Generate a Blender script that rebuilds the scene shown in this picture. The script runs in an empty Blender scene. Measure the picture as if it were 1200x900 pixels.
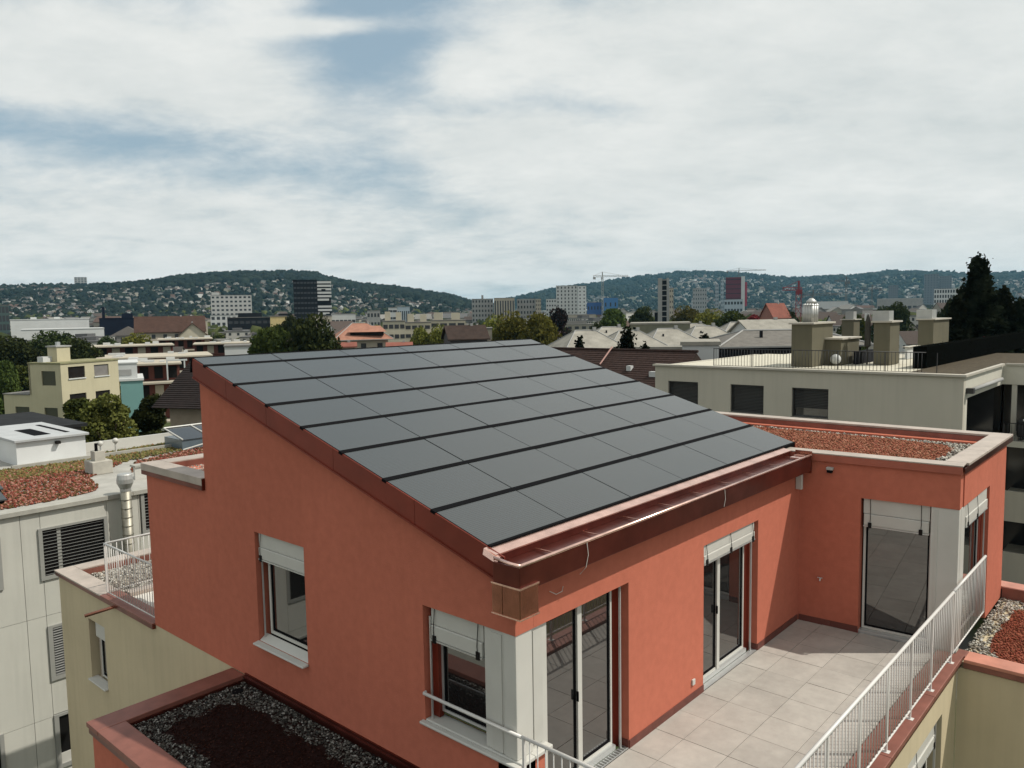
import bpy, math, random
import numpy as np
from mathutils import Vector, Matrix
from math import radians, sin, cos, tan, atan2, pi, sqrt, exp
random.seed(7); RNG = np.random.default_rng(7)
scene = bpy.context.scene
COL = scene.collection

# ------------------------------------------------------------------ camera
F_PX = 926.3                      # focal length in pixels of the 1200 px wide photograph
PITCH, ROLL, YAW = radians(5.16), radians(-0.94), radians(41.50)
CAM = Vector((-6.476, -5.740, 6.0))
fw = Vector((cos(YAW)*cos(PITCH), sin(YAW)*cos(PITCH), -sin(PITCH)))
rt0 = Vector((sin(YAW), -cos(YAW), 0)); up0 = rt0.cross(fw)
RT = cos(ROLL)*rt0 + sin(ROLL)*up0
UP = -sin(ROLL)*rt0 + cos(ROLL)*up0
cd = bpy.data.cameras.new('camera'); cam = bpy.data.objects.new('camera', cd); COL.objects.link(cam)
cd.sensor_width = 36; cd.lens = F_PX/1200*36; cd.clip_start = 0.1; cd.clip_end = 30000
m = Matrix((RT, UP, -fw)).transposed().to_4x4(); m.translation = CAM
cam.matrix_world = m
scene.camera = cam

def ray(px, py):
    return (px-600)/F_PX*RT - (py-450)/F_PX*UP + fw
def hit(px, py, ax, val):          # where a sight line meets the plane x, y or z = val
    d = ray(px, py); t = (val-CAM[ax])/d[ax]; return CAM + t*d
def hx(px, py, v): return hit(px, py, 0, v)
def hy(px, py, v): return hit(px, py, 1, v)
def hz(px, py, v): return hit(px, py, 2, v)
def at(px, py, dist): return CAM + ray(px, py)*dist

# ------------------------------------------------------------------ sky, sun, exposure
SUN_TO = Vector((0.50, -0.62, 1.0)).normalized()
SUN_EL = math.asin(SUN_TO.z); SUN_AZ = atan2(SUN_TO.x, SUN_TO.y)
world = bpy.data.worlds.new('World'); scene.world = world; world.use_nodes = True
def build_world():
    nt = world.node_tree; N = nt.nodes; L = nt.links
    for n in list(N): N.remove(n)
    out = N.new('ShaderNodeOutputWorld'); bg = N.new('ShaderNodeBackground'); L.new(bg.outputs[0], out.inputs[0])
    sky = N.new('ShaderNodeTexSky'); sky.sky_type = 'NISHITA'; sky.sun_disc = False
    sky.sun_elevation = SUN_EL; sky.sun_rotation = SUN_AZ; sky.altitude = 450; sky.air_density = 1.2; sky.dust_density = 2.0; sky.ozone_density = 1.0
    def M(op, a, b=None, c=None):
        n = N.new('ShaderNodeMath'); n.operation = op
        for i, v in enumerate((a, b, c)):
            if v is None: continue
            if isinstance(v, (int, float)): n.inputs[i].default_value = v
            else: L.new(v, n.inputs[i])
        return n.outputs[0]
    tc = N.new('ShaderNodeTexCoord'); sp = N.new('ShaderNodeSeparateXYZ'); L.new(tc.outputs['Generated'], sp.inputs[0])
    # view aligned world axes: r = to the right of the photograph's view, f = ahead (fixed world directions)
    r = M('ADD', M('MULTIPLY', sp.outputs[0], sin(YAW)), M('MULTIPLY', sp.outputs[1], -cos(YAW)))
    f = M('ADD', M('MULTIPLY', sp.outputs[0], cos(YAW)), M('MULTIPLY', sp.outputs[1], sin(YAW)))
    z = M('MAXIMUM', sp.outputs[2], 0.0)
    zz = M('ADD', z, 0.24)
    cb = N.new('ShaderNodeCombineXYZ')
    L.new(M('DIVIDE', r, zz), cb.inputs[0]); L.new(M('MULTIPLY', M('DIVIDE', f, zz), 1.25), cb.inputs[1]); cb.inputs[2].default_value = 3.1
    def noise(scale, detail, rough, off, dist=0.0):
        mp = N.new('ShaderNodeMapping'); mp.inputs['Location'].default_value = off
        L.new(cb.outputs[0], mp.inputs[0])
        n = N.new('ShaderNodeTexNoise'); n.inputs['Scale'].default_value = scale; n.inputs['Detail'].default_value = detail
        n.inputs['Roughness'].default_value = rough; n.inputs['Distortion'].default_value = dist
        L.new(mp.outputs[0], n.inputs['Vector']); return n.outputs['Fac']
    big = noise(0.62, 3, 0.5, (3.7, 1.3, 0.0)); mid = noise(1.9, 7, 0.60, (1.0, 5.2, 2.0), 0.25); fine = noise(5.4, 9, 0.64, (9.0, 2.0, 4.0), 0.2)
    bias = M('ADD', M('MULTIPLY', r, 0.30), M('MULTIPLY', M('SUBTRACT', 1.0, M('MAXIMUM', f, 0.0)), 0.45))                            # cloud deck closed to the right; more added outside the view for ambient light
    low = M('MULTIPLY', M('SUBTRACT', 0.30, z), 0.45)         # and closes towards the horizon
    low = M('MAXIMUM', low, 0.0)
    cov = M('ADD', M('ADD', M('MULTIPLY', big, 0.75), M('MULTIPLY', mid, 0.75)), M('ADD', M('MULTIPLY', M('SUBTRACT', fine, 0.25), 0.62), M('ADD', bias, low)))
    # broad banks and gaps of the deck, by direction (u to the right, v up, seen from the terrace towards the hills)
    fpos = M('MAXIMUM', f, 0.15); u_ = M('DIVIDE', r, fpos); v_ = M('DIVIDE', z, fpos)
    warp = M('MULTIPLY', M('SUBTRACT', mid, 0.5), 0.30)
    def bank(u0, v0, su, sv, amp, tilt=0.0):
        du = M('SUBTRACT', u_, u0); dv = M('ADD', M('SUBTRACT', M('SUBTRACT', v_, v0), M('MULTIPLY', du, tilt)), M('MULTIPLY', warp, sv*2.2))
        e = M('ADD', M('POWER', M('DIVIDE', M('ADD', du, M('MULTIPLY', warp, su)), su), 2.0), M('POWER', M('DIVIDE', dv, sv), 2.0))
        return M('MULTIPLY', M('EXPONENT', M('MULTIPLY', e, -1.0)), amp)
    BK = [(-0.52, 0.315, 0.26, 0.075, 0.55, -0.16), (-0.155, 0.30, 0.11, 0.13, -0.52, 0.0), (-0.24, 0.385, 0.22, 0.05, -0.20, -0.1),
          (-0.22, 0.352, 0.085, 0.012, 0.6, 0.0), (-0.29, 0.385, 0.05, 0.02, 0.4, 0.0), (-0.06, 0.30, 0.035, 0.03, 0.35, 0.0), (-0.05, 0.215, 0.17, 0.05, 0.35, -0.1), (-0.45, 0.215, 0.34, 0.040, -0.36, -0.16),
          (0.02, 0.255, 0.10, 0.035, -0.30, 0.15), (-0.50, 0.125, 0.40, 0.045, 0.18, 0.0), (0.13, 0.24, 0.06, 0.03, -0.22, 0.0), (0.35, 0.25, 0.5, 0.3, 0.25, 0.0)]
    for b_ in BK: cov = M('ADD', cov, bank(*b_))
    rp = N.new('ShaderNodeMapRange'); rp.interpolation_type = 'SMOOTHSTEP'
    rp.inputs['From Min'].default_value = 0.52; rp.inputs['From Max'].default_value = 1.16
    L.new(cov, rp.inputs['Value'])
    # cloud brightness varies softly (thicker parts greyer)
    cr = N.new('ShaderNodeMapRange'); cr.inputs['From Min'].default_value = 0.34; cr.inputs['From Max'].default_value = 0.66
    cr.inputs['To Min'].default_value = 0.0; cr.inputs['To Max'].default_value = 1.0
    L.new(M('ADD', M('MULTIPLY', mid, 0.5), M('ADD', M('MULTIPLY', big, 0.2), M('MULTIPLY', fine, 0.32))), cr.inputs['Value'])
    cm = N.new('ShaderNodeMix'); cm.data_type = 'RGBA'
    cm.inputs['A'].default_value = (5.8, 6.2, 6.15, 1); cm.inputs['B'].default_value = (8.0, 8.1, 7.85, 1)
    L.new(cr.outputs[0], cm.inputs['Factor'])
    # blue of the gaps: the Nishita sky, a little veiled
    veil = N.new('ShaderNodeMix'); veil.data_type = 'RGBA'; veil.inputs['Factor'].default_value = 0.72
    veil.inputs['B'].default_value = (3.3, 4.4, 5.1, 1); L.new(sky.outputs[0], veil.inputs['A'])
    fm = N.new('ShaderNodeMix'); fm.data_type = 'RGBA'
    L.new(rp.outputs[0], fm.inputs['Factor']); L.new(veil.outputs['Result'], fm.inputs['A']); L.new(cm.outputs['Result'], fm.inputs['B'])
    L.new(fm.outputs['Result'], bg.inputs[0]); bg.inputs[1].default_value = 0.10
build_world()
sd = bpy.data.lights.new('sun', 'SUN'); sun = bpy.data.objects.new('sun', sd); COL.objects.link(sun)
sd.energy = 3.7; sd.angle = radians(0.6); sd.color = (1.0, 0.95, 0.86)
sun.rotation_euler = SUN_TO.to_track_quat('Z', 'Y').to_euler(); sun.location = (0, 0, 60)
scene.view_settings.view_transform = 'Standard'; scene.view_settings.look = 'None'
scene.view_settings.exposure = 0.12; scene.view_settings.gamma = 1.0
scene.cycles.max_bounces = 6; scene.cycles.diffuse_bounces = 3; scene.cycles.glossy_bounces = 3
scene.cycles.transmission_bounces = 4; scene.cycles.volume_bounces = 0; scene.cycles.transparent_max_bounces = 6
scene.cycles.use_denoising = True

# ------------------------------------------------------------------ materials
MATS = {}
def mat(name, col, rough=0.85, metal=0.0, var=0.12, vscale=1.5, bump=0.0, bscale=60, spec=0.5, col2=None, c2scale=0.5, ior=None, stain=0.0, bdist=0.01, detail=6, rnd=0.0, blotch=0.0):
    if name in MATS: return MATS[name]
    if spec == 0.5 and rough >= 0.8: spec = 0.15
    m = bpy.data.materials.new(name); m.use_nodes = True
    nt = m.node_tree; N = nt.nodes; L = nt.links; b = N['Principled BSDF']
    b.inputs['Roughness'].default_value = rough; b.inputs['Metallic'].default_value = metal
    b.inputs['Specular IOR Level'].default_value = spec
    if ior: b.inputs['IOR'].default_value = ior
    tc = N.new('ShaderNodeTexCoord')
    def nz(scale, det=detail):
        n = N.new('ShaderNodeTexNoise'); n.inputs['Scale'].default_value = scale; n.inputs['Detail'].default_value = det
        n.inputs['Roughness'].default_value = 0.6; L.new(tc.outputs['Object'], n.inputs['Vector']); return n.outputs['Fac']
    base = N.new('ShaderNodeRGB'); base.outputs[0].default_value = (*col, 1); src = base.outputs[0]
    if col2:
        mx = N.new('ShaderNodeMix'); mx.data_type = 'RGBA'
        mr = N.new('ShaderNodeMapRange'); mr.inputs['From Min'].default_value = 0.4; mr.inputs['From Max'].default_value = 0.6
        L.new(nz(c2scale), mr.inputs['Value']); L.new(mr.outputs[0], mx.inputs['Factor'])
        L.new(src, mx.inputs['A']); mx.inputs['B'].default_value = (*col2, 1); src = mx.outputs['Result']
    if var:
        mr = N.new('ShaderNodeMapRange'); mr.inputs['From Min'].default_value = 0.3; mr.inputs['From Max'].default_value = 0.7
        mr.inputs['To Min'].default_value = 1-var; mr.inputs['To Max'].default_value = 1+var
        L.new(nz(vscale), mr.inputs['Value'])
        mu = N.new('ShaderNodeVectorMath'); mu.operation = 'SCALE'; L.new(src, mu.inputs[0]); L.new(mr.outputs[0], mu.inputs['Scale']); src = mu.outputs[0]
    if blotch:      # patchy trowel marks
        mr = N.new('ShaderNodeMapRange'); mr.inputs['From Min'].default_value = 0.35; mr.inputs['From Max'].default_value = 0.65
        mr.inputs['To Min'].default_value = 1-blotch; mr.inputs['To Max'].default_value = 1+blotch
        L.new(nz(7.0, 8), mr.inputs['Value'])
        mu = N.new('ShaderNodeVectorMath'); mu.operation = 'SCALE'; L.new(src, mu.inputs[0]); L.new(mr.outputs[0], mu.inputs['Scale']); src = mu.outputs[0]
    if rnd:         # each piece a little different
        oi = N.new('ShaderNodeObjectInfo'); mr = N.new('ShaderNodeMapRange'); mr.inputs['To Min'].default_value = 1-rnd; mr.inputs['To Max'].default_value = 1+rnd
        L.new(oi.outputs['Random'], mr.inputs['Value'])
        mu = N.new('ShaderNodeVectorMath'); mu.operation = 'SCALE'; L.new(src, mu.inputs[0]); L.new(mr.outputs[0], mu.inputs['Scale']); src = mu.outputs[0]
    if stain:       # vertical weather streaks
        mp = N.new('ShaderNodeMapping'); mp.inputs['Scale'].default_value = (4.0, 4.0, 0.25); L.new(tc.outputs['Object'], mp.inputs[0])
        n = N.new('ShaderNodeTexNoise'); n.inputs['Scale'].default_value = 1.3; n.inputs['Detail'].default_value = 5; L.new(mp.outputs[0], n.inputs['Vector'])
        mr = N.new('ShaderNodeMapRange'); mr.inputs['From Min'].default_value = 0.45; mr.inputs['From Max'].default_value = 0.75
        mr.inputs['To Min'].default_value = 1.0; mr.inputs['To Max'].default_value = 1-stain; L.new(n.outputs['Fac'], mr.inputs['Value'])
        mu = N.new('ShaderNodeVectorMath'); mu.operation = 'SCALE'; L.new(src, mu.inputs[0]); L.new(mr.outputs[0], mu.inputs['Scale']); src = mu.outputs[0]
    L.new(src, b.inputs['Base Color'])
    if bump:
        bp = N.new('ShaderNodeBump'); bp.inputs['Strength'].default_value = bump; bp.inputs['Distance'].default_value = bdist
        L.new(nz(bscale, 4), bp.inputs['Height']); L.new(bp.outputs[0], b.inputs['Normal'])
    MATS[name] = m; return m
def leaf_mat(name, c1, c2, c3=None):
    """foliage: clumps of light and dark leaves, the colour picked per position in the crown"""
    m = bpy.data.materials.new(name); m.use_nodes = True
    nt = m.node_tree; N = nt.nodes; L = nt.links; b = N['Principled BSDF']
    out_ = [n for n in N if n.type == 'OUTPUT_MATERIAL'][0]; N.remove(b)
    b = N.new('ShaderNodeBsdfDiffuse'); tl = N.new('ShaderNodeBsdfTranslucent'); ms = N.new('ShaderNodeMixShader'); ms.inputs[0].default_value = 0.22
    L.new(b.outputs[0], ms.inputs[1]); L.new(tl.outputs[0], ms.inputs[2]); L.new(ms.outputs[0], out_.inputs['Surface'])
    tc = N.new('ShaderNodeTexCoord'); n = N.new('ShaderNodeTexNoise'); n.inputs['Scale'].default_value = 0.9; n.inputs['Detail'].default_value = 5
    L.new(tc.outputs['Object'], n.inputs['Vector'])
    r = N.new('ShaderNodeValToRGB'); r.color_ramp.elements[0].position = 0.35; r.color_ramp.elements[0].color = (*c1, 1)
    r.color_ramp.elements[1].position = 0.65; r.color_ramp.elements[1].color = (*c2, 1)
    L.new(n.outputs['Fac'], r.inputs[0])
    oi = N.new('ShaderNodeObjectInfo'); hs = N.new('ShaderNodeHueSaturation'); L.new(r.outputs[0], hs.inputs['Color'])
    mr = N.new('ShaderNodeMapRange'); mr.inputs['To Min'].default_value = 0.7; mr.inputs['To Max'].default_value = 1.3
    L.new(oi.outputs['Random'], mr.inputs['Value']); L.new(mr.outputs[0], hs.inputs['Value'])
    mr2 = N.new('ShaderNodeMapRange'); mr2.inputs['To Min'].default_value = 0.475; mr2.inputs['To Max'].default_value = 0.52
    L.new(oi.outputs['Random'], mr2.inputs['Value']); L.new(mr2.outputs[0], hs.inputs['Hue'])
    L.new(hs.outputs[0], b.inputs['Color']); L.new(hs.outputs[0], tl.inputs['Color'])
    MATS[name] = m; return m
def stone_mat(name, cols, rough=0.85):
    """every loose stone or chip picks its own shade"""
    m = bpy.data.materials.new(name); m.use_nodes = True
    nt = m.node_tree; N = nt.nodes; L = nt.links; b = N['Principled BSDF']; b.inputs['Roughness'].default_value = rough
    b.inputs['Specular IOR Level'].default_value = 0.1
    g = N.new('ShaderNodeNewGeometry'); r = N.new('ShaderNodeValToRGB'); r.color_ramp.interpolation = 'CONSTANT'
    while len(r.color_ramp.elements) < len(cols): r.color_ramp.elements.new(0.5)
    for i, c in enumerate(cols):
        r.color_ramp.elements[i].position = i/len(cols); r.color_ramp.elements[i].color = (*c, 1)
    L.new(g.outputs['Random Per Island'], r.inputs[0]); L.new(r.outputs[0], b.inputs['Base Color'])
    MATS[name] = m; return m

RED = mat('terracotta_render', (0.462, 0.144, 0.092), 0.92, var=0.07, vscale=0.35, bump=0.6, bscale=90, spec=0.12, stain=0.035, rnd=0.0, blotch=0.05)
YEL = mat('cream_render', (0.52, 0.44, 0.295), 0.92, var=0.07, vscale=0.6, bump=0.3, bscale=140, spec=0.2, stain=0.08)
COPPER = mat('brown_copper', (0.36, 0.15, 0.10), 0.25, 0.85, var=0.25, vscale=3.0, bump=0.15, bscale=8, stain=0.15)
COPPER_D = mat('dark_copper', (0.14, 0.038, 0.028), 0.28, 0.8, var=0.3, vscale=2.0, bump=0.15, bscale=6)
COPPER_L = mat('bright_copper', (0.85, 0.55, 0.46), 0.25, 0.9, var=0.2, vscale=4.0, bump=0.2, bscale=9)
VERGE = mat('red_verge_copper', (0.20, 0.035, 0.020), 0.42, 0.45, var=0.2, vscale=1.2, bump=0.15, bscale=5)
CAPM = mat('dull_copper_coping', (0.40, 0.34, 0.29), 0.55, 0.1, var=0.14, vscale=2.5, stain=0.12)
CAPR = mat('red_brown_coping', (0.24, 0.095, 0.07), 0.5, 0.3, var=0.18, vscale=2.5, stain=0.15)
TILE = mat('terrace_tile', (0.36, 0.335, 0.30), 0.65, var=0.12, vscale=1.8, bump=0.12, bscale=90, spec=0.35, rnd=0.055, blotch=0.05)
JOINT = mat('tile_joint_bed', (0.10, 0.085, 0.07), 0.95, var=0.2)
SKIRT = mat('skirting_tile', (0.12, 0.035, 0.025), 0.7, var=0.2, vscale=5)
WHITE = mat('white_metal', (0.50, 0.49, 0.45), 0.45, var=0.05, vscale=1.5)
WHITE2 = mat('white_blind', (0.48, 0.47, 0.43), 0.5, var=0.06, vscale=2.0)
RAILM = mat('white_rail_paint', (0.58, 0.56, 0.53), 0.4, var=0.05, vscale=3)
ALU = mat('aluminium', (0.55, 0.56, 0.55), 0.35, 0.6, var=0.06, vscale=3)
BLACK = mat('black_rubber', (0.006, 0.006, 0.007), 0.9, var=0.1, spec=0.05)
PANELM = None
GLASS = mat('dark_glazing', (0.012, 0.012, 0.012), 0.02, var=0.0, spec=1.0, ior=1.75)
GLASS_FAR = mat('far_glazing', (0.02, 0.022, 0.025), 0.12, var=0.2, vscale=0.5, spec=0.6)
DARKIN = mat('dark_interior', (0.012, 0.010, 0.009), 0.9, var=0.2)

def panel_material():
    m = bpy.data.materials.new('solar_glass'); m.use_nodes = True
    nt = m.node_tree; N = nt.nodes; L = nt.links; b = N['Principled BSDF']
    tc = N.new('ShaderNodeTexCoord'); w = N.new('ShaderNodeTexWave'); w.wave_type = 'BANDS'; w.bands_direction = 'Y'
    w.inputs['Scale'].default_value = 9.0; w.inputs['Distortion'].default_value = 0.0; L.new(tc.outputs['Object'], w.inputs['Vector'])
    n = N.new('ShaderNodeTexNoise'); n.inputs['Scale'].default_value = 1.7; n.inputs['Detail'].default_value = 4; L.new(tc.outputs['Object'], n.inputs['Vector'])
    oi = N.new('ShaderNodeObjectInfo')
    mx = N.new('ShaderNodeMix'); mx.data_type = 'RGBA'; mx.inputs['A'].default_value = (0.040, 0.044, 0.045, 1); mx.inputs['B'].default_value = (0.055, 0.060, 0.060, 1)
    L.new(w.outputs['Fac'], mx.inputs['Factor']); L.new(mx.outputs['Result'], b.inputs['Base Color'])
    mr = N.new('ShaderNodeMapRange'); mr.inputs['To Min'].default_value = 0.17; mr.inputs['To Max'].default_value = 0.27
    ad = N.new('ShaderNodeMath'); ad.operation = 'MULTIPLY_ADD'; L.new(oi.outputs['Random'], ad.inputs[0]); ad.inputs[1].default_value = 0.5
    mu = N.new('ShaderNodeMath'); mu.operation = 'MULTIPLY'; L.new(n.outputs['Fac'], mu.inputs[0]); mu.inputs[1].default_value = 0.7; L.new(mu.outputs[0], ad.inputs[2])
    L.new(ad.outputs[0], mr.inputs['Value']); L.new(mr.outputs[0], b.inputs['Roughness'])
    b.inputs['IOR'].default_value = 1.55; b.inputs['Specular IOR Level'].default_value = 0.5
    return m
PANELM = panel_material()

# ------------------------------------------------------------------ object helpers
def props(o, label=None, cat=None, group=None, kind=None):
    if label: o['label'] = label
    if cat: o['category'] = cat
    if group: o['group'] = group
    if kind: o['kind'] = kind
    return o
def thing(name, label, cat, loc=(0, 0, 0), rz=0.0, group=None):
    o = bpy.data.objects.new(name, None); o.empty_display_size = 0.5; COL.objects.link(o)
    o.location = loc; o.rotation_euler = (0, 0, rz); return props(o, label, cat, group)
def root_loc(o):
    v = Vector((0, 0, 0))
    while o is not None: v = v + Vector(o.location); o = o.parent
    return v
class MB:
    def __init__(s, M=None): s.v = []; s.f = []; s.M = M
    def add(s, vs, fs):
        n = len(s.v)
        for p in vs: s.v.append(tuple(s.M @ Vector(p)) if s.M is not None else tuple(p))
        s.f += [tuple(i+n for i in f) for f in fs]; return s
    def box(s, x0, x1, y0, y1, z0, z1):
        if x0 > x1: x0, x1 = x1, x0
        if y0 > y1: y0, y1 = y1, y0
        if z0 > z1: z0, z1 = z1, z0
        return s.add([(x0,y0,z0),(x1,y0,z0),(x1,y1,z0),(x0,y1,z0),(x0,y0,z1),(x1,y0,z1),(x1,y1,z1),(x0,y1,z1)],
                     [(0,3,2,1),(4,5,6,7),(0,1,5,4),(1,2,6,5),(2,3,7,6),(3,0,4,7)])
    def prism(s, poly, axis, a, b):
        """poly: 2-D outline, extruded along axis 0/1/2 from a to b"""
        def P(p, h):
            if axis == 0: return (h, p[0], p[1])
            if axis == 1: return (p[0], h, p[1])
            return (p[0], p[1], h)
        n = len(poly); vs = [P(p, a) for p in poly] + [P(p, b) for p in poly]
        fs = [tuple(range(n))[::-1], tuple(range(n, 2*n))] + [(i, (i+1) % n, (i+1) % n+n, i+n) for i in range(n)]
        return s.add(vs, fs)
    def quad(s, *p): return s.add(p, [tuple(range(len(p)))])
    def tube(s, pts, r, n=8, cap=True):
        pts = [Vector(p) for p in pts]; vs = []; fs = []
        rs = r if isinstance(r, (list, tuple)) else [r]*len(pts)
        for i, p in enumerate(pts):
            d = (pts[min(i+1, len(pts)-1)] - pts[max(i-1, 0)]).normalized()
            a = d.orthogonal().normalized() if abs(d.z) > 0.9 else d.cross(Vector((0, 0, 1))).normalized()
            c = d.cross(a)
            for k in range(n): vs.append(p + rs[i]*(cos(2*pi*k/n)*a + sin(2*pi*k/n)*c))
        for i in range(len(pts)-1):
            for k in range(n): fs.append((i*n+k, i*n+(k+1) % n, (i+1)*n+(k+1) % n, (i+1)*n+k))
        if cap: fs.append(tuple(range(n))[::-1]); fs.append(tuple((len(pts)-1)*n+k for k in range(n)))
        return s.add(vs, fs)
    def cyl(s, x, y, z0, z1, r, n=12, r2=None): return s.tube([(x, y, z0), (x, y, z1)], [r, r if r2 is None else r2], n)
    def build(s, name, mt, parent=None, bevel=0, smooth=False, label=None, local=False, kind=None, recalc=True):
        off = Vector((0, 0, 0)) if (local or parent is None) else root_loc(parent)
        me = bpy.data.meshes.new(name); me.from_pydata([(p[0]-off.x, p[1]-off.y, p[2]-off.z) for p in s.v], [], s.f)
        if recalc:
            import bmesh
            bm = bmesh.new(); bm.from_mesh(me); bmesh.ops.recalc_face_normals(bm, faces=bm.faces); bm.to_mesh(me); bm.free()
        for mm in (mt if isinstance(mt, (list, tuple)) else [mt]): me.materials.append(mm)
        if smooth: me.polygons.foreach_set('use_smooth', [True]*len(me.polygons))
        o = bpy.data.objects.new(name, me); COL.objects.link(o)
        if parent is not None: o.parent = parent
        if bevel:
            bv = o.modifiers.new('bevel', 'BEVEL'); bv.width = bevel; bv.segments = 2; bv.limit_method = 'ANGLE'
        return props(o, label, None, None, kind)
def B(x0, x1, y0, y1, z0, z1, M=None): return MB(M).box(x0, x1, y0, y1, z0, z1)
def np_mesh(name, V, Fc, mt, parent=None):
    """V (n,3), Fc (m,k) numpy arrays, fast"""
    me = bpy.data.meshes.new(name); V = np.asarray(V, np.float32); Fc = np.asarray(Fc, np.int32); k = Fc.shape[1]
    me.vertices.add(len(V)); me.vertices.foreach_set('co', V.ravel())
    me.loops.add(Fc.size); me.loops.foreach_set('vertex_index', Fc.ravel())
    me.polygons.add(len(Fc)); me.polygons.foreach_set('loop_start', np.arange(0, Fc.size, k, dtype=np.int32))
    me.update(calc_edges=True); me.validate()
    for mm in (mt if isinstance(mt, (list, tuple)) else [mt]): me.materials.append(mm)
    o = bpy.data.objects.new(name, me); COL.objects.link(o)
    if parent is not None: o.parent = parent
    return o
def copy_tree(o, parent=None):
    c = o.copy(); COL.objects.link(c); c.parent = parent
    for ch in list(o.children): copy_tree(ch, c)
    return c
def share(src, loc, parent, rot=None, scale=None):
    c = src.copy(); c.parent = parent; c.location = loc
    if rot is not None: c.rotation_euler = rot
    if scale is not None: c.scale = scale
    COL.objects.link(c); return c
OCT_V = np.array([(1,0,0),(-1,0,0),(0,1,0),(0,-1,0),(0,0,1),(0,0,-1)], float)
OCT_F = np.array([(0,2,4),(2,1,4),(1,3,4),(3,0,4),(2,0,5),(1,2,5),(3,1,5),(0,3,5)])
def scatter_stones(pts, size, squash=0.6, jit=0.35):
    """one deformed octahedron per point -> (V, F)"""
    n = len(pts); s = size*(0.55+0.9*RNG.random((n, 1, 1)))
    v = OCT_V[None]*(1+jit*(RNG.random((n, 6, 3))-0.5)*2)*s
    v[:, :, 2] *= squash
    a = RNG.random(n)*2*pi; b_ = (RNG.random(n)-0.5)*1.2
    ca, sa = np.cos(a)[:, None], np.sin(a)[:, None]; cb_, sb = np.cos(b_)[:, None], np.sin(b_)[:, None]
    x, y, z = v[..., 0], v[..., 1], v[..., 2]
    y, z = y*cb_-z*sb, y*sb+z*cb_
    x, y = x*ca-y*sa, x*sa+y*ca
    V = np.stack([x, y, z], -1) + np.asarray(pts)[:, None, :]
    Fc = OCT_F[None] + (np.arange(n)*6)[:, None, None]
    return V.reshape(-1, 3), Fc.reshape(-1, 3)
def in_poly(P, poly):
    x, y = P[:, 0], P[:, 1]; r = np.zeros(len(P), bool); n = len(poly)
    for i in range(n):
        x1, y1 = poly[i]; x2, y2 = poly[(i+1) % n]
        if y1 == y2: continue
        c = ((y1 > y) != (y2 > y)) & (x < (x2-x1)*(y-y1)/(y2-y1)+x1); r ^= c
    return r
def pts_in(poly, z, dens, holes=(), wob=0.0):
    xs = [p[0] for p in poly]; ys = [p[1] for p in poly]
    n = int((max(xs)-min(xs))*(max(ys)-min(ys))*dens)
    P = np.stack([RNG.uniform(min(xs), max(xs), n), RNG.uniform(min(ys), max(ys), n)], 1)
    Q = P + wob*np.stack([np.sin(P[:, 1]*5.1)+np.sin(P[:, 1]*13), np.sin(P[:, 0]*4.3)+np.sin(P[:, 0]*11)], 1)
    k = in_poly(P, poly)
    for h in holes: k &= ~in_poly(Q, h)
    P = P[k]; return np.column_stack([P, z+RNG.random(len(P))*0.015])
GRAVEL = stone_mat('roof_gravel', [(0.30,0.28,0.24),(0.42,0.40,0.35),(0.16,0.14,0.12),(0.50,0.48,0.43),(0.24,0.21,0.17),(0.36,0.31,0.25),(0.10,0.09,0.08)])
CHIPS = stone_mat('brick_chips', [(0.24,0.085,0.05),(0.32,0.13,0.08),(0.17,0.055,0.032),(0.36,0.17,0.11),(0.21,0.095,0.05),(0.28,0.085,0.055),(0.15,0.07,0.04)])
CHIPS_D = stone_mat('dark_lava_chips', [(0.022,0.007,0.005),(0.030,0.009,0.006),(0.014,0.005,0.004),(0.026,0.008,0.005),(0.018,0.006,0.004),(0.024,0.008,0.006),(0.020,0.007,0.005),(0.016,0.006,0.004),(0.05,0.02,0.014),(0.022,0.008,0.006)])
GRAVEL_D = stone_mat('shaded_gravel', [(0.10,0.095,0.085),(0.055,0.052,0.047),(0.16,0.155,0.14),(0.035,0.033,0.03),(0.075,0.07,0.06),(0.30,0.29,0.27),(0.05,0.045,0.04),(0.12,0.11,0.095),(0.025,0.024,0.022)])  # roof gravel with the shade beside the gable put into the stone colours
SEDUM = stone_mat('red_sedum', [(0.18,0.05,0.035),(0.13,0.05,0.03),(0.26,0.11,0.08),(0.09,0.055,0.02),(0.16,0.035,0.025),(0.07,0.05,0.02),(0.30,0.16,0.12)])
GREENERY = stone_mat('green_sedum', [(0.10,0.10,0.03),(0.14,0.12,0.04),(0.07,0.08,0.02),(0.20,0.11,0.05),(0.16,0.14,0.06),(0.09,0.07,0.03)])
BED = mat('gravel_bed', (0.16, 0.14, 0.12), 0.95, var=0.3, vscale=20)
BED_R = mat('chip_bed', (0.20, 0.06, 0.035), 0.95, var=0.35, vscale=14)
BED_D = mat('dark_chip_bed', (0.016, 0.006, 0.005), 0.95, var=0.35, vscale=14)
def cover(name, poly, z, dens, size, mt, parent=None, holes=(), label=None, cat=None, wob=0.03, squash=0.6):
    V, Fc = scatter_stones(pts_in(poly, z, dens, holes, wob), size, squash)
    off = root_loc(parent) if parent is not None else Vector((0, 0, 0))
    o = np_mesh(name, V - np.array(off), Fc, mt, parent); o['kind'] = 'stuff'
    if label: o['label'] = label
    return o

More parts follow.
